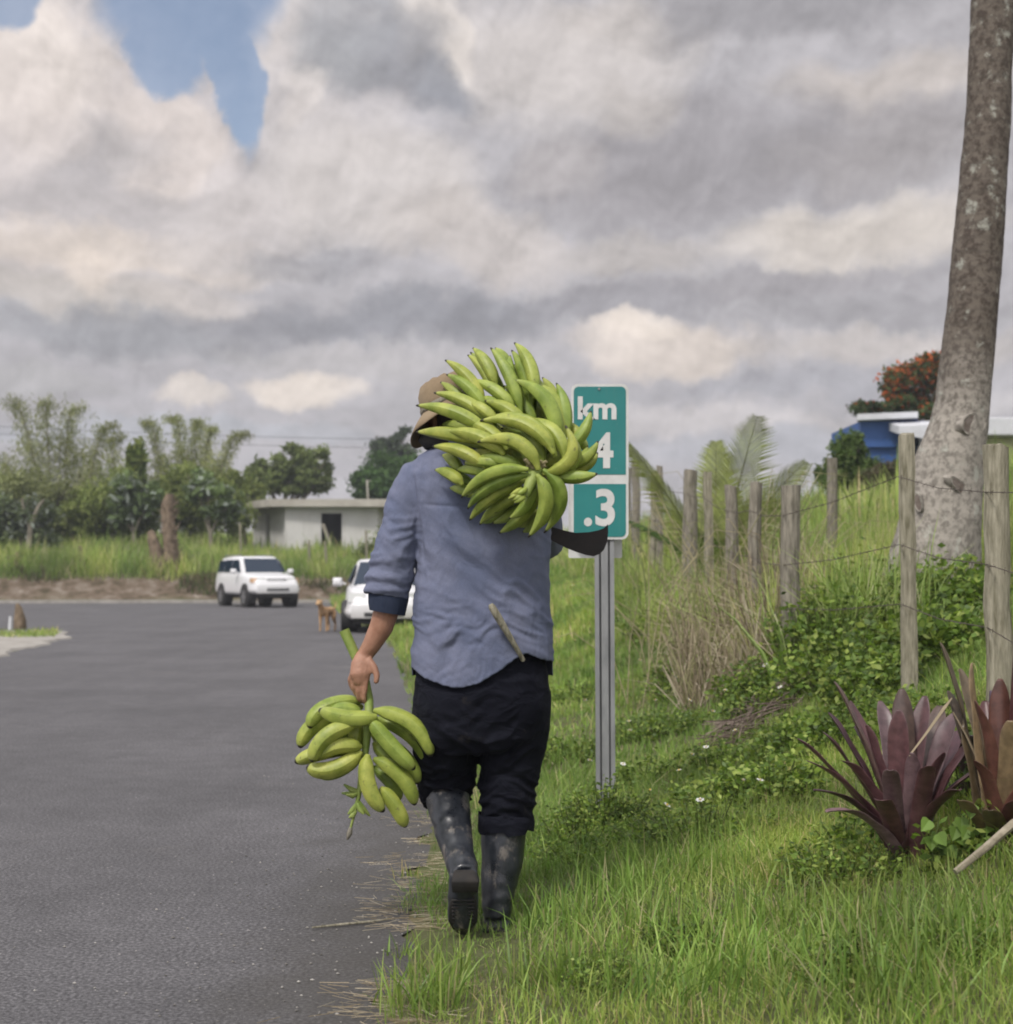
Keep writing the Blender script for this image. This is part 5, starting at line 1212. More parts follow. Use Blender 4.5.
for i, (label, bx, Y, ells, n, lf, cols, wts) in enumerate([
 ('round leafy shrub left of the brown stumps', 115, 70, [(110,500,30,26),(90,515,26,22),(135,512,24,22)], 14000, .24, MID, None),
 ('dark shrub under the tall bamboo at the left edge', 40, 71, [(30,500,34,30),(60,510,28,26),(5,515,26,30)], 15000, .24, [(.13,.15,.06),(.17,.19,.08),(.20,.22,.10)], None),
 ('shrubby mass between the stumps and the house', 205, 72, [(200,500,34,30),(225,512,24,22),(180,495,24,28)], 15000, .24, MID, None),
 ('broad leaved tree with silvery leaves over the shrubs', 135, 68, [(132,490,20,14),(118,512,18,12),(150,498,16,14)], 1500, .50, [(.10,.14,.06),(.30,.34,.30),(.13,.18,.07)], [5,2,3]),
 ('silvery leaved tree just right of the stumps', 212, 68, [(208,494,20,10),(226,508,18,9),(196,480,14,10)], 1300, .50, [(.10,.14,.06),(.32,.36,.32),(.13,.18,.07)], [5,2,3]),
 ('bright green banana like shrub between the bamboo clumps', 137, 72, [(137,462,7,18),(128,480,10,12)], 700, .7, [(.15,.20,.05),(.22,.26,.07),(.09,.13,.04)], None),
 ('pale leaved shrub at the left edge of the picture', 22, 66, [(20,512,26,20),(0,520,24,24),(42,525,20,18)], 3500, .34, [(.10,.13,.07),(.24,.27,.24),(.12,.15,.07)], [5,2,4]),
 ('green shrub mass carrying the tree line on past the left edge', -60, 72, [(-60,500,50,34),(-110,505,40,30),(-20,505,40,28)], 9000, .30, MID, None),
 ('feathery shrub left of the house roof', 243, 78, [(246,492,16,12),(232,482,12,12)], 3500, .28, MID, None)]):
    tree('shrub', label, 'shrub', on(bx, Y), .12, [E(a, c, Y, d, e) for a, c, d, e in ells], n, lf, cols, wts, None, clump=.2, nclump=max(30, n//110), seed=40+i)
# dead stumps and leaning trunks on the bank
for (label, pts, r) in [('thick dead brown palm stump, the taller of two on the bank', [(172,578),(170,540),(168,505),(170,494)], [.36,.29,.25,.17]),
                        ('ragged shorter brown stump beside the taller one', [(160,578),(157,555),(152,538),(150,531)], [.42,.30,.22,.12]),
                        ('short leaning brown stump on the bank at the far left', [(11,590),(12,572),(10,556)], [.20,.18,.16]),
                        ('slanting brown log propped on the bank at the far left', [(28,578),(22,565),(16,553)], [.24,.22,.18]),
                        ('thin brown stump in the grass of the bank', [(82,576),(81,560),(79,546)], [.16,.14,.11]),
                        ('pale forked dead trunk among the shrubs at the left', [(30,545),(30,528),(36,512),(44,500)], [.14,.12,.08,.05])]:
    Y = 62.5 if 'shrubs' not in label else 65; q = [W(x, y, Y) for x, y in pts]; q[0].z = min(q[0].z, tz(q[0].x, Y)-.1)
    b = MB(); q2 = [q[0]]
    for a_, c_ in zip(q, q[1:]): q2 += [a_.lerp(c_,.5)+Vector((random.uniform(-.06,.06),0,0)), c_]
    rr = []
    for a_, c_ in zip(r, r[1:]): rr += [a_, (a_+c_)/2]
    rr.append(r[-1]); b.tube(q2, rr, 10, jit=.16)
    if 'forked' in label: b.tube([q[1], W(24,512,Y), W(22,498,Y)], [.10,.06,.04], 7)
    if 'palm stump' in label:
        for k in range(46):
            a_ = random.uniform(0,6.28); z_ = random.uniform(.2,.9); c_ = q[0].lerp(q[-1], z_); d_ = Vector((math.cos(a_), math.sin(a_), .8)); d_ = Vector((math.cos(a_), math.sin(a_), random.uniform(-.6,1.4))); b.tube([c_+Vector((d_.x,d_.y,0))*.18, c_+d_*random.uniform(.3,.5)], [.06,.015], 5)
    tag(b.build('tree_stump', M_BROWNBARK if 'pale' not in label else M_BARKFAR), label, 'stump')
b = MB(); q = W(20,628,29.5); q.z = .1; b.tube([q, q+Vector((0,0,.18)), q+Vector((-.03,0,.42)), q+Vector((-.06,0,.50))], [.14,.12,.07,.03], 9, jit=.12); tag(b.build('tree_stump', M_BROWNBARK), 'small pointed stump on the traffic island grass at the left', 'stump')
b = MB(); q = W(10,628,29); q.z = .1; b.tube([q, q+Vector((.01,0,.26))], [.035,.03], 7); tag(b.build('marker_stake', M_ROOFW), 'short white stake beside the small pointed stump', 'stake')

M_STRAWW = simple('dry_stick', (.33,.29,.22), (.17,.145,.10), 20, .9, .8, .004, 60)
# ================================================================ bromeliads
def brom(root, base, leaves, cols, wd=.056, dead=None):
    base = Vector(base)
    for (tx, ty, Yt, arch, wf) in leaves:
        tip = W(tx, ty, Yt); K = 12; b = MB(); up = Vector((0,0,1)); ctrl = base.lerp(tip,.5)+Vector((0,0,arch*1.7+.02*random.random()))+Vector((random.uniform(-.025,.025), random.uniform(-.03,.0), 0)); cc = random.choice(cols); vf = random.uniform(.8,1.25); cc = tuple(v*vf for v in cc)
        vs = []; cs = []; ax0 = None
        st = base+Vector((random.uniform(-.03,.03), random.uniform(-.03,.03), 0))
        for i in range(K+1):
            f = i/K; p_ = st*(1-f)**2+ctrl*2*f*(1-f)+tip*f*f; tg = ((ctrl-st)*(1-f)+(tip-ctrl)*f).normalized()
            rad_out = Vector((tip.x-base.x, tip.y-base.y, 0)); rad_out = rad_out.normalized() if rad_out.length > .02 else Vector((0,-1,0))
            sd_ = tg.cross(Vector((0,0,1)) if abs(tg.z) < .97 else rad_out); sd_ = Vector((-rad_out.y, rad_out.x, 0)) if sd_.length < .05 else sd_.normalized()
            nr = sd_.cross(tg).normalized(); ww = wd*wf*(1.25-.30*f)*(1 if f < .84 else max(.10, math.sqrt(max(0, 1-((f-.84)/.165)**2))))*.56
            ch = .34*ww+.010*(1-f)
            wv_ = .004*math.sin(f*17+tx)
            for k, s in enumerate((-1,-.55,0,.55,1)):
                vs.append(p_+sd_*s*ww+nr*(abs(s)**1.6*ch+(wv_ if abs(s) == 1 else 0))); 
                fade = .78+.35*(1-abs(f-.5))
                cs.append(tuple(v*fade for v in cc))
        fs = [(i*5+k, i*5+k+1, (i+1)*5+k+1, (i+1)*5+k) for i in range(K) for k in range(4)]
        b.add(vs, fs, cs); o = b.build('leaf', M_BROM, cols=True); s_ = o.modifiers.new('s', 'SOLIDIFY'); s_.thickness = .003; ss = o.modifiers.new('u', 'SUBSURF'); ss.levels = 1; ss.render_levels = 1
        child_world(o, root)
PUR = [(.070,.030,.038),(.095,.045,.048),(.125,.080,.085),(.055,.025,.032),(.085,.055,.045)]
bz = tz(W(906,0,5.1).x, 5.1)
b1 = empty('bromeliad', (W(906,0,5.1).x, 5.1, bz), 0, 'dark purple bromeliad rosette at the foot of the fence post', 'bromeliad')
LV = [(834,681,5.05,.03,.85),(797,738,5.0,.05,.85),(813,790,4.9,.07,.8),(823,731,5.05,.04,.8),(866,724,4.95,.03,.9),(899,709,4.92,-.0,1.1),(902,688,5.1,0,1.2),(925,695,5.15,0,1.1),(955,712,5.1,.02,1.3),(944,752,4.88,.04,1.0),(971,742,5.0,.04,1.1),(855,725,5.15,.03,.8),(880,700,5.25,.0,1.0),(940,705,5.3,.02,1.1),(842,760,4.85,.07,.8),(985,770,4.95,.08,.9),(870,745,5.2,.02,1.0),(912,752,4.85,.02,.8),(960,790,4.75,.06,.9),(880,800,4.7,.06,.9),(960,730,5.3,.03,1.1),(895,740,5.2,0,1.1)]
LV += [(806,760,4.95,.06,.85),(828,712,5.1,.04,.8),(826,812,4.8,.07,.85),(850,700,5.15,.02,.8),(890,770,4.75,.05,.9),(930,765,4.72,.05,.9)]
brom(b1, W(906,868,5.0), LV, PUR)
b2 = empty('bromeliad', (W(1003,0,4.9).x, 4.9, tz(W(1003,0,4.9).x, 4.9)), 0, 'olive and rust coloured bromeliad at the right edge of the picture', 'bromeliad')
OL = [(.085,.062,.035),(.060,.045,.030),(.095,.040,.030),(.14,.10,.055),(.075,.028,.028)]
LV2 = [(940,642,4.9,.02,.9),(972,662,4.85,.0,1.0),(959,668,5.0,.03,.8),(1000,678,4.85,0,1.1),(1014,655,4.8,0,1.2),(1040,650,4.8,0,1.1),(1060,700,4.9,.05,1),(985,700,5.05,.0,1.0),(1030,690,5.1,0,1.1),(1085,740,4.8,.06,.9),(1050,760,4.6,.07,.9),(975,760,4.7,.04,.9),(1070,800,4.6,.08,.8),(1010,720,4.65,.02,1.1)]
LV2 += [(960,800,4.6,.03,.9),(975,700,4.75,.03,.9),(948,690,4.95,.02,.8),(1020,800,4.5,.03,1.1),(990,810,4.55,.02,1.0)]
brom(b2, W(1003,872,4.8), LV2, OL, .058)
b3 = empty('bromeliad', (W(985,0,5.4).x, 5.4, tz(W(985,0,5.4).x, 5.4)), 0, 'small violet bromeliad standing between the two larger ones', 'bromeliad')
brom(b3, W(975,800,5.4), [(962,700,5.4,0,1),(990,690,5.4,0,1),(945,735,5.3,.03,.9),(1005,720,5.3,.02,.9),(970,735,5.2,.01,1),(982,745,5.6,0,1)], [(.07,.045,.065),(.06,.035,.045)])
b = MB()
for (pts, r) in [([(955,872,4.42),(985,848,4.46),(1013,824,4.5),(1050,800,4.55)], [.010,.012,.013,.012])]: b.tube([W(*q) for q in pts], r, 7, jit=.08)
tag(b.build('fallen_branch', M_ROOFW if False else M_STRAWW), 'pale dry stick slanting across the foot of the right bromeliad', 'branch')
for (pts, lab) in [([(909,756,4.86),(925,735,4.87),(945,707,4.9),(952,698,4.9)], 'dry straw coloured leaf leaning across the purple bromeliad'), ([(953,712,4.85),(966,735,4.83),(985,775,4.8),(992,810,4.8)], 'dry curled leaf hanging from the right bromeliad')]:
    b = MB(); b.tube([W(*q) for q in pts], [.006,.009,.012,.004], 6, flat=.3, jit=.1, c=(.34,.28,.19)); tag(b.build('dry_leaf', M_DRY, cols=True), lab, 'dry leaf')

# ================================================================ grass and weeds
def inroad(x, y): return (x < edge(y)) & (y < farline(x)-.1)
def blades(name, label, X, Y, h, wdt, cols, wts=None, lean=.35, seed=0, curve=.5, mt=None, heads=0, cat='grass', kind='stuff'):
    rng = np.random.default_rng(seed); n = len(X); Z = terr(X, Y)-.01
    h = h*np.clip(rng.normal(1,.28,n), .35, 1.9); a = rng.uniform(0, 2*np.pi, n); ln = np.abs(rng.normal(0, lean, n)); d = np.stack([np.cos(a), np.sin(a), np.zeros(n)], 1)
    fa = rng.uniform(0, np.pi, n); sd_ = np.stack([np.cos(fa), np.sin(fa)*.6, np.zeros(n)], 1); Pb = np.stack([X, Y, Z], 1); wdt = wdt*np.ones(n)*rng.uniform(.7,1.35,n)
    lv = []
    for f, wf in ((0,.75),(.38,1.0),(.74,.7),(1,0)):
        c = Pb+d*(ln*h*(f*.5+curve*f*f))[:,None]; c[:,2] += h*(f-.32*ln*f*f)
        if wf: lv += [c-sd_*(wdt*wf/2)[:,None], c+sd_*(wdt*wf/2)[:,None]]
        else: lv += [c]
    V = np.stack(lv, 1).reshape(-1,3); i = np.arange(n)*7
    Q = np.concatenate([np.stack([i,i+1,i+3,i+2],1), np.stack([i+2,i+3,i+5,i+4],1)]); T = np.stack([i+4,i+5,i+6],1)
    C0 = colvar(n, cols, wts, rng, .2)
    P3 = np.stack([X, Y, X*0], 1); tone = fbm(P3, .9, 3, seed+50); C0 = C0*(1+.55*tone)[:,None]*np.array([1,1,1]); C0[:,0] *= 1+.3*np.clip(tone,-.3,.4)
    C = np.repeat(np.clip(C0, .004, 1), 7, axis=0)
    o = np_mesh(name, V, Q, T, C, mt or M_GRASS); tag(o, label, cat, None, kind); return o
def scatter(n, xr, yr, seed, cond, bias=None):
    rng = np.random.default_rng(seed); X = rng.uniform(*xr, n); Y = rng.uniform(*yr, n); k = cond(X, Y)
    if bias is not None: k &= rng.uniform(0, 1, n) < bias(X, Y)
    return X[k], Y[k]
GR = [(.165,.265,.050),(.21,.31,.065),(.27,.345,.09),(.12,.20,.042),(.38,.34,.18)]; GW = [4,5,4.5,2,1.5]
rxf = lambda X, Y: X-edge(Y)
fov = lambda X, Y: (np.abs(X) < .345*Y+1.0)
clumpy = lambda s, lo=.25: (lambda X, Y: np.clip(.55+1.6*fbm(np.stack([X, Y, X*0], 1), 2.2, 3, s), lo, 1))
edgefade = lambda X, Y: np.clip((rxf(X, Y)+.08*np.sin(Y*6)+.25*fbm(np.stack([X, Y, X*0], 1), 3, 3, 77)-.02)/.28, 0, 1)
# near verge
X, Y = scatter(190000, (-.6,3.2), (3.2,8.5), 1, lambda X, Y: fov(X, Y) & (rxf(X, Y) > -.02), lambda X, Y: edgefade(X, Y)*clumpy(5, .5)(X, Y))
hgt = .052+.048*np.clip(fbm(np.stack([X, Y, X*0], 1), 1.1, 3, 8)+.25, 0, 1)+.03*np.clip((rxf(X,Y)-.8)/1.5, 0, 1)
bootz = np.clip(np.hypot((X+.10)/.35, (Y-4.62)/.45), .45, 1)
blades('verge_grass', 'short green grass of the near verge', X, Y, hgt*bootz, .0032, GR, GW, .7, 2)
X, Y = scatter(9000, (-.6,3.2), (3.2,8.5), 31, lambda X, Y: fov(X, Y) & (rxf(X, Y) > .1) & (np.hypot((X+.10)/.35, (Y-4.62)/.45) > 1), lambda X, Y: edgefade(X, Y)*clumpy(35, .05)(X, Y))
blades('verge_grass', 'sparse taller blades standing out of the near verge', X, Y, .12, .0042, GR, GW, .6, 32, .8)
X, Y = scatter(90000, (-1.2,4.0), (8.5,17), 3, lambda X, Y: (rxf(X, Y) > 0) & (rxf(X, Y) < 3.2), lambda X, Y: edgefade(X, Y)*clumpy(6, .4)(X, Y))
blades('verge_grass', 'green grass of the verge beyond the sign', X, Y, .10+.08*fbm(np.stack([X, Y, X*0], 1), .8, 2, 9), .0075, GR, GW, .5, 4)
X, Y = scatter(60000, (-4,7), (17,34), 5, lambda X, Y: (rxf(X, Y) > 0) & (rxf(X, Y) < 5), lambda X, Y: edgefade(X, Y))
blades('verge_grass', 'far part of the roadside verge grass', X, Y, .19, .014, GR, GW, .5, 6)
X, Y = scatter(50000, (-8,14), (34,60), 7, lambda X, Y: (rxf(X, Y) > 0) & (rxf(X, Y) < 16))
blades('verge_grass', 'verge grass near the bend', X, Y, .34, .03, GR, GW, .5, 8)
# longer tufts at the asphalt edge, in front of the boots and by the bromeliads
rng = np.random.default_rng(99); tx_, ty_, hh_ = [], [], []
for (cx, cy, r, n, h) in [(436,1014,.04,50,.17),(448,995,.03,26,.19),(430,975,.04,30,.11),(462,978,.02,10,.16),(545,985,.07,120,.18),(420,1010,.06,120,.18),(600,960,.08,71,0.130),(650,930,.1,93,0.151),(700,945,.1,110,0.173),(760,930,.1,121,0.180),(820,935,.1,110,0.158),(880,940,.1,99,0.144),(560,930,.07,100,.17),(940,950,.1,180,.20),(990,960,.1,180,.20),(740,985,.1,160,.18),(850,1000,.1,160,.19),(660,1000,.1,160,.18),(400,960,.03,30,.09),(408,880,.03,26,.08),(930,1005,.1,150,.18),(620,900,.08,120,.18),(690,880,.1,140,.2)]:
    # where the view ray through the tuft foot meets the bank
    x, Yt = hit(cx, cy)
    tx_ += list(x+rng.normal(0, r, n)); ty_ += list(Yt+rng.normal(0, r, n)); hh_ += [h]*n
blades('tall_grass_tufts', 'longer grass tufts along the road edge and before the bromeliads', np.array(tx_), np.array(ty_), np.array(hh_)*.82, .0052, GR, GW, .5, 12, .6)
# tall field grass behind the fence and on the hill
FG = [(.21,.295,.07),(.26,.34,.09),(.33,.375,.14),(.15,.215,.05),(.42,.39,.23)]; FW = [4,5,3,2,1.6]
X, Y = scatter(70000, (1.9,9), (5,20), 13, lambda X, Y: (rxf(X, Y) > 3.0) & fov(X, Y), clumpy(15, .3))
blades('field_grass', 'tall yellow green grass behind the fence', X, Y, (.55+.35*fbm(np.stack([X, Y, X*0], 1), .5, 2, 19))*np.clip((Y-8.5)/5, .28, 1), .010, FG, FW, .3, 14)
X, Y = scatter(75000, (1.5,24), (20,48), 15, lambda X, Y: (rxf(X, Y) > 4.2) & fov(X, Y))
blades('field_grass', 'tall pale green grass on the rising field', X, Y, .85, .03, FG, FW, .3, 16)
X, Y = scatter(26000, (1.2,2.8), (9.2,20), 41, lambda X, Y: (rxf(X, Y) > 2.2) & (rxf(X, Y) < 3.3), clumpy(43, .15))
blades('field_grass', 'wild long grass tangled round the fence posts', X, Y, .48+.3*fbm(np.stack([X, Y, X*0], 1), .9, 2, 44), .009, FG, FW, .45, 42, .7)
# far bank
X, Y = scatter(160000, (-42,10), (60,72), 17, lambda X, Y: (Y > farline(X)+1.7) & (np.abs(X) < .5*Y+1), lambda X, Y: clumpy(21, .35)(X/3, Y/3))
blades('bank_grass', 'tall light green grass on top of the far bank', X, Y, (1.0+.8*fbm(np.stack([X, Y, X*0], 1), .35, 2, 29))*np.where(np.abs(X+8)<2.2, .8, 1), .032, FG, FW, .5, 18, mt=M_FARLEAF)
X, Y = scatter(30000, (-34,10), (59.5,62), 19, lambda X, Y: (Y > farline(X)+.3) & fov(X, Y), lambda X, Y: np.clip(2.2*fbm(np.stack([X/2, Y/2, X*0], 1), .8, 3, 5)+.15, 0, 1))
blades('bank_grass', 'patchy low weeds on the face of the far bank', X, Y, .35, .05, [(.10,.14,.04),(.20,.18,.10),(.13,.10,.07)], None, .5, 20, mt=M_FARLEAF)
X, Y = scatter(30000, (-60,60), (72,130), 23, lambda X, Y: fov(X, Y))
blades('far_field_grass', 'distant rough field beyond the trees', X, Y, 1.3, .10, FG, FW, .3, 24, mt=M_FARLEAF)
# traffic island grass on the left
X, Y = scatter(7000, (-11,-7.9), (25.5,31.5), 25, lambda X, Y: (X < np.interp(Y, LEDGE[:,0], LEDGE[:,1])-.15) & (Y > 27.5+.3*np.sin(X*3)) & (Y < 29.8+.8*np.sin(X*2)))
blades('island_grass', 'thin grass on the concrete corner at the left', X, Y, .13, .02, FG, FW, .5, 26)
# straw lying on the asphalt edge
rng = np.random.default_rng(5); n = 1500; Y = 3.4+rng.gamma(1.6, 1.3, n); X = edge(Y)+rng.normal(.03,.10,n)+.02; ang = rng.normal(0,.6,n)
cl_ = vnoise(np.stack([X*0, Y, X*0], 1), 4.5, 3) > -.12; X, Y, ang = X[cl_], Y[cl_], ang[cl_]; n = len(X); L_ = rng.uniform(.02,.10,n); Z = np.maximum(terr(X, Y), 0)+.006+rng.uniform(0,.012,n)
d = np.stack([np.cos(ang), np.sin(ang), rng.normal(0,.05,n)], 1); sdv = np.stack([-np.sin(ang)*.4, np.cos(ang)*.5, np.ones(n)*.5], 1); c = np.stack([X, Y, Z], 1); wv = rng.uniform(.0006,.0014,n)
V = np.stack([c-d*L_[:,None]/2-sdv*wv[:,None], c-d*L_[:,None]/2+sdv*wv[:,None], c+d*L_[:,None]/2+sdv*wv[:,None], c+d*L_[:,None]/2-sdv*wv[:,None]], 1).reshape(-1,3)
tag(np_mesh('straw_litter', V, np.arange(n*4).reshape(n,4), None, np.repeat(colvar(n, [(.30,.25,.17),(.20,.16,.10),(.36,.32,.24)], None, rng), 4, axis=0), M_DRY), 'dry cut grass stems scattered along the asphalt edge', 'straw', None, 'stuff')
b = MB(); q0 = [(312,930),(340,927),(370,924),(392,921)]; pts = []
for (x, y) in q0: Yt = CZ*FPX/(y-HY); pts.append(W(x, y, Yt)+Vector((0,0,.008)))
b.tube(pts, [.003,.005,.005,.003], 6, jit=.1); tag(b.build('dry_stalk', M_WOOD), 'long pale dry stalk lying on the asphalt beside the grass', 'stalk')
# leafy weeds, ground cover and shrubs on the bank
def weed(name, label, px_, py_, r, h, n, lf, cols, group=None, seed=0, asp=.6, cat='weed', wts=None, Y=None):
    if Y is None:
        Y = hit(px_, py_)[1]
    x = (px_-CX)/FPX*Y; rng = np.random.default_rng(seed); root = empty(name, (x, Y, tz(x, Y)), 0, label, cat, group)
    ns = max(6, int(n/16)); b = MB(); Pl = []
    for i in range(ns):
        a = rng.uniform(0, 6.28); rr = r*math.sqrt(rng.uniform(0,1)); bx_, by_ = x+math.cos(a)*rr*.6, Y+math.sin(a)*rr*.6; z0 = tz(bx_, by_); hh = h*rng.uniform(.5,1.1)*(1-.4*(rr/r)**2)
        tip = Vector((bx_+math.cos(a)*rr*.5, by_+math.sin(a)*rr*.5, z0+hh)); p0 = Vector((bx_, by_, z0-.02)); md = p0.lerp(tip,.6)+Vector((0,0,hh*.1)); b.tube([p0, md, tip], [.0035,.0025,.001], 4, c=(.10,.13,.04))
        for j in range(max(3, n//ns)):
            f = rng.uniform(.2,1.05); q = p0.lerp(md, min(1, f/.6)) if f < .6 else md.lerp(tip, (f-.6)/.4); Pl.append(np.array(q)+rng.normal(size=3)*lf*.55)
    Pl = np.array(Pl); C_ = colvar(len(Pl), cols, wts, rng); dr = rng.normal(size=(len(Pl),3))*np.array([1,1,.45]); V, Q, C = leaf_quads(Pl, lf, lf*asp, C_, .15, seed, dr)
    o = np_mesh('leaves', V, Q, None, C, M_LEAF); child_world(o, root); b.build('stems', M_LEAF, root, cols=True, world=True)
WG = [(.14,.22,.038),(.19,.27,.05),(.25,.31,.075),(.10,.165,.032),(.075,.125,.028)]
WD = [('bushy weed at the foot of the squared dark post',822,668,.38,.50,2600,.038),('leafy creeper mound below the palm trunk',860,640,.55,.45,3600,.042),('ragged green shrub between the palm and the fence post',905,630,.5,.42,2600,.040),
 ('weed patch just right of the sign post',640,780,.22,.13,600,.022),('weeds growing left of the purple bromeliad',770,800,.28,.20,1500,.026),('low broad leaved weeds before the purple bromeliad',840,880,.24,.13,1200,.018),('clover like weeds in the middle of the verge',700,840,.34,.15,2200,.018),
 ('green weeds under the first fence post',915,735,.28,.20,1100,.030),('feathery weed mound beyond the sign post',690,690,.35,.26,1500,.026),('dark leafy weeds below the young palm',668,640,.40,.35,1500,.04),('weeds between the two bromeliads',960,865,.14,.18,500,.030),
('weed patch beside the brush pile',760,720,.25,.20,900,.028),('weeds spilling over the bank under the wooden posts',745,665,.34,.24,1500,.028),('leafy weeds behind the right bromeliad',975,790,.22,.25,800,.035),('small weeds at the verge behind the man',580,700,.3,.16,900,.022),('light green weeds left of the brush pile',720,770,.22,.14,800,.022),('weeds on the bank beyond the purple bromeliad',850,735,.28,.2,1000,.03),
 ('yellow green weeds in front of the sign post',620,830,.22,.13,700,.020),('shaded weeds beneath the left leaves of the bromeliad',860,850,.16,.12,600,.026),
 ('broad leaved weeds under the tip of the left bromeliad leaf',790,760,.26,.20,1300,.030),('pale weeds halfway between the sign post and the bromeliad',735,805,.30,.17,1700,.024),('weeds growing between the man and the sign post',575,760,.26,.14,1100,.022),
 ('dense weeds on the bank under the squared dark post',770,695,.34,.25,1800,.030),('leafy weeds climbing the bank beside the first fence post',872,700,.30,.28,1600,.034),('weeds at the foot of the dry straw',705,675,.40,.25,1700,.028),('low weeds in front of the brush pile',660,735,.32,.16,1500,.022),('bright weeds in the grass right of the boots',585,860,.22,.11,1100,.016),
('small weeds in the foreground grass at the bottom centre',610,985,.14,.08,800,.013),('small weeds in the foreground below the sign post',690,950,.16,.09,1000,.014),('small weeds in the foreground below the bromeliad',850,975,.16,.09,1000,.015),('small clover patch in the bottom right corner',965,950,.16,.09,1000,.015),
 ('vines burying the left foot of the palm trunk',878,622,.40,.50,2400,.046),('vines burying the right foot of the palm trunk',945,622,.40,.42,2200,.046),('dark creeper between the first two fence posts',845,690,.34,.36,2200,.040),('large leaved creeper below the palm behind the first post',930,668,.36,.36,2000,.046),('scrubby weeds round the pale thin post',712,640,.34,.42,1800,.036),('scrubby weeds behind the sign panel edge',645,625,.40,.45,1800,.040)]
for i, (lab, x, y, r, h, n, lf) in enumerate(WD): weed('weed_clump', lab, x, y, r, h, int(n*.85), lf*1.25, WG, 'leafy weeds on the bank', 100+i)
weed('weed_clump', 'bushy weeds directly in front of the sign post foot', 606, 815, .20, .24, 1500, .022, WG, 'leafy weeds on the bank', 171, Y=6.48)
weed('weed_clump', 'flowering weeds left of the sign post foot', 580, 815, .20, .17, 1100, .020, WG, 'leafy weeds on the bank', 172, Y=6.3)
# two stems with broad leaves beside the bromeliad
for i, (x, y, lab) in enumerate([(966,828,'vine shoot with broad pale green leaves right of the purple bromeliad'),(934,835,'vine shoot with broad leaves low in front of the purple bromeliad')]):
    root = empty('vine_shoot', W(x, 880, 4.72), 0, lab, 'vine'); b = MB(); b.tube([W(x-4,885,4.72), W(x,y+10,4.70), W(x+6,y-20,4.70)], [.003,.0025,.0015], 5, c=(.12,.16,.05)); b.build('stem', M_LEAF, root, cols=True, world=True)
    for k in range(5):
        c = W(x+random.uniform(-14,16), y+random.uniform(-24,16), 4.68+random.uniform(-.03,.03)); L2 = .045; a = random.uniform(-.8,.8); d1 = Vector((math.sin(a),-.3,-math.cos(a))); s1 = d1.cross(Vector((0,-1,.2))).normalized()
        b = MB(); out = [c]; 
        for (u_, v_) in ((-.02,.30),(.12,.52),(.40,.46),(.75,.2),(1.0,0),(.75,-.2),(.40,-.46),(.12,-.52),(-.02,-.30)): out.append(c+d1*u_*L2+s1*v_*L2+Vector((0,-abs(v_)*.012,0)))
        b.add(out, [(0,i_+1,i_+2) for i_ in range(8)], (.15,.24,.05)); b.build('leaf', M_LEAF, root, cols=True, smooth=False, world=True)
# dry straw hanging round the posts
b = MB(); rnd = random.Random(3)
for _ in range(3000):
    cx = rnd.choice([735,745,758,770,782,795,722,700,805,765,690,740]); Y = rnd.uniform(9.6,13.5); x = W(cx+rnd.uniform(-12,12),0,Y).x; z = tz(x, Y); h = abs(rnd.gauss(.50,.26)); a = rnd.uniform(0,6.28); l = rnd.uniform(.05,.6)
    p0 = Vector((x,Y,z)); p2 = p0+Vector((math.cos(a)*l, math.sin(a)*l, h*rnd.uniform(-.1,.9))); p1 = p0+Vector((math.cos(a)*l*.3, math.sin(a)*l*.3, h)); s_ = Vector((.0032,0,.0015)); c = rnd.choice([(.32,.27,.19),(.24,.20,.14),(.38,.33,.25),(.16,.13,.09),(.26,.25,.13)])
    pm = (p0+2*p1+p2)/4; b.add([p0-s_,p0+s_,pm+s_,pm-s_,p2], [(0,1,2,3),(3,2,4)], c)
tag(b.build('dead_grass', M_DRY, cols=True, smooth=False), 'dead straw coloured grass round the foot of the fence posts', 'dead grass', None, 'stuff')
b = MB()
for i in range(120):
    cx = rnd.choice([640,660,745,760,780,800,725,700,770,812,680]); Y = rnd.uniform(10.6,16); x = W(cx+rnd.uniform(-14,14),0,Y).x; z = tz(x,Y); h = rnd.uniform(.5,1.45); l = rnd.uniform(-.6,.6); p0 = Vector((x,Y,z)); p2 = p0+Vector((l,0,h)); p1 = p0+Vector((l*.25,0,h*.6)); p3 = p2+Vector((l*.6,0,-.12*rnd.random()))
    b.tube([p0,p1,p2,p3], [.0045,.004,.003,.001], 4, c=rnd.choice([(.36,.32,.20),(.26,.25,.13),(.18,.20,.09)]))
tag(b.build('dry_canes', M_DRY, cols=True), 'thin dry canes arching between the fence posts', 'canes', None, 'stuff')
# loose stones along the asphalt edge
b = MB(); rnd = random.Random(12)
for i in range(420):
    Y = 3.5+rnd.gammavariate(1.5, 2.2); x = float(edge(Y))-abs(rnd.gauss(0,.45))+.05; r_ = rnd.uniform(.002,.0065)
    c0 = Vector((x, Y, max(0, tz(x, Y))+r_*.4)); pts = [c0+Vector((rnd.uniform(.7,1.2)*r_*a, rnd.uniform(.7,1.2)*r_*bq, rnd.uniform(.5,.8)*r_*cq)) for a, bq, cq in ((1,0,0),(-1,0,0),(0,1,0),(0,-1,0),(0,0,1),(0,0,-1))]
    g_ = rnd.uniform(.12,.42); b.add(pts, [(0,2,4),(2,1,4),(1,3,4),(3,0,4),(2,0,5),(1,2,5),(3,1,5),(0,3,5)], (g_, g_*.96, g_*.9))
tag(b.build('gravel', M_DRY, cols=True, smooth=False), 'loose small stones along the asphalt edge', 'gravel', None, 'stuff')
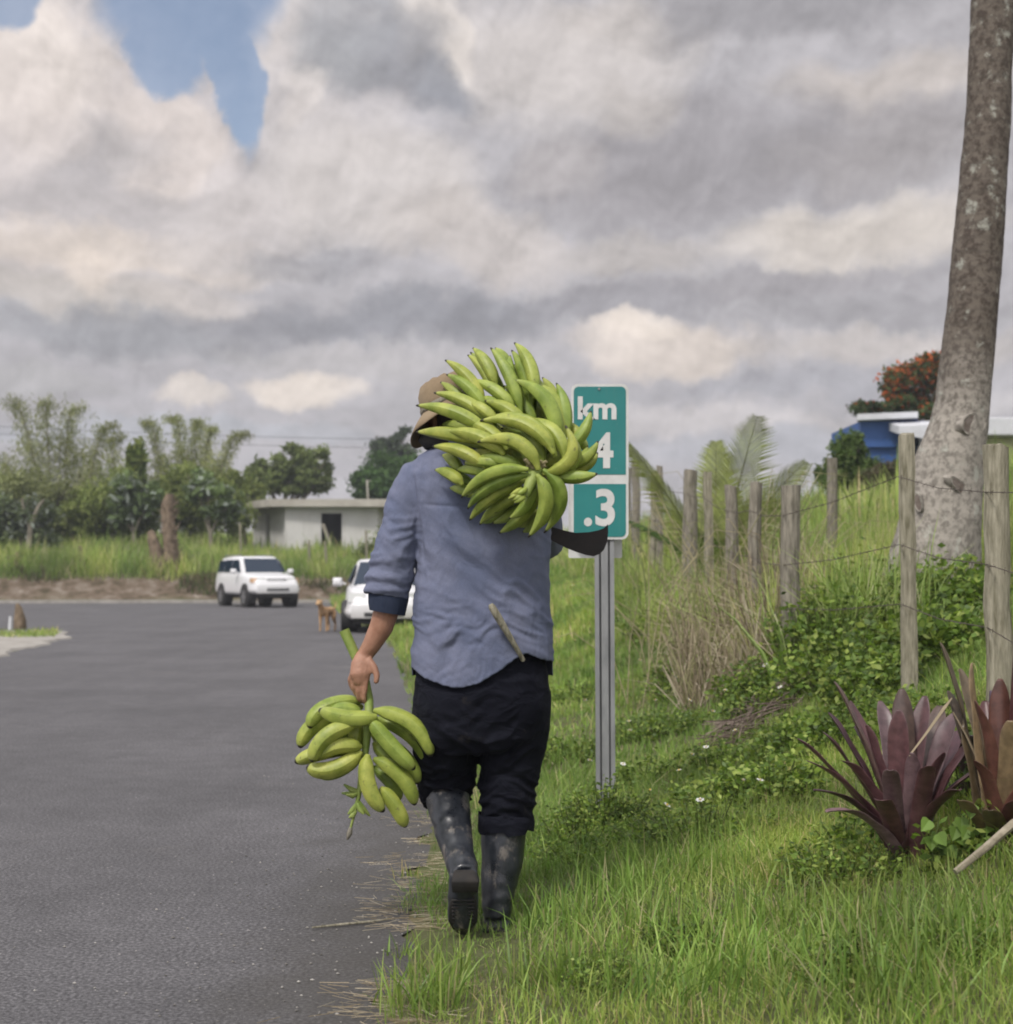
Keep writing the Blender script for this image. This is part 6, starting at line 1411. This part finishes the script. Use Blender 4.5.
# brush pile: dried twigs
bp = MB(); rnd = random.Random(8)
for i in range(230):
    f = rnd.random(); cx = 715+f*95+rnd.uniform(-10,10); cy = 748-f*62+rnd.uniform(-10,10); x, Yt = hit(cx, cy, .03); c = Vector((x, Yt, tz(x, Yt)+rnd.uniform(0,.10))); a = rnd.gauss(.75,.5); d_ = Vector((math.cos(a), rnd.uniform(-.4,.4), math.sin(a)*.6))*rnd.uniform(.06,.2); bp.tube([c-d_, c+Vector((0,0,rnd.uniform(-.02,.02))), c+d_], [.0022,.004,.0015], 4, c=rnd.choice([(.17,.13,.11),(.25,.20,.17),(.11,.085,.07)]))
tag(bp.build('brush_pile', M_DRY, cols=True), 'low heap of dry brown twigs and leaves on the bank', 'brush pile', None, 'stuff')
# white wildflowers
fm = MB(); Mpet = simple('white_petals', (.72,.72,.70), (.62,.62,.60), 30, .7); Mcen = simple('flower_centre', (.6,.42,.05), (.5,.35,.05), 30, .8)
proto = None
def flower(x, Y, z, h):
    global proto
    if proto is None:
        root = empty('wildflower', (0,0,0), 0, 'tiny white daisy like flower in the verge grass', 'flower', 'white flowers in the grass')
        b = MB()
        for k in range(7):
            a = 2*math.pi*k/7; d_ = Vector((math.cos(a), math.sin(a)*.9, .12)); s_ = Vector((-math.sin(a), math.cos(a), 0)); b.add([d_*.004, d_*.010+s_*.005, d_*.017, d_*.010-s_*.005], [(0,1,2,3)])
        b.add([Vector((x_, -.003, z_)) for x_, z_ in ((-.011,-.003),(.011,-.003),(.009,.006),(-.009,.006))], [(0,1,2,3)])
        b.build('petals', Mpet, root, smooth=False)
        b = MB(); b.tube([(0,0,-.002),(0,0,.006)], [.005,.003], 7); b.build('centre', Mcen, root)
        b = MB(); b.tube([(0,0,-.002),(.006,0,-.05),(.0,0,-.14)], .0012, 4, c=(.12,.18,.04)); b.build('stem', M_LEAF, root, cols=True); proto = root; r_ = root
    else:
        r_ = proto.copy(); COL.objects.link(r_)
        for ch in proto.children: c_ = ch.copy(); COL.objects.link(c_); c_.parent = r_
    r_.location = (x, Y, z+h); r_.rotation_euler = (random.uniform(.1,.7), random.uniform(-.3,.3), random.uniform(0,6)); s = random.uniform(.85,1.2)*max(1, Y/9); r_.scale = (s, s, s)
for (fx, fy) in [(728,633),(730,644),(707,659),(741,672),(743,666),(678,677),(780,687),(713,711),(629,721),(630,730),(692,754),(623,764),(679,770),(743,780),(609,776),(667,805),(680,598),(683,606),(686,600),(574,585),(720,670),(706,747),(590,760),(655,700),(600,720),(640,660),(658,640),(700,610),(725,690),(765,665),(650,790),(700,800),(585,700),(735,730),(760,780),(612,645),(575,640),(690,700)]:
    x, Yt = hit(fx, fy, .19); flower(x, Yt, CZ-(fy-HY)*Yt/FPX, 0)

# ================================================================ thin air
hz = MB(); hz.box(-150, 150, -12, 190, -1.1, 16); m, t = mat('haze')
pv = t.new('ShaderNodeVolumePrincipled'); pv.inputs['Color'].default_value = (.86,.90,.97,1); pv.inputs['Density'].default_value = .0008; pv.inputs['Anisotropy'].default_value = .2
o = t.new('ShaderNodeOutputMaterial'); t.l.new(pv.outputs[0], o.inputs['Volume'])
tag(hz.build('haze', m, smooth=False), kind='stuff')
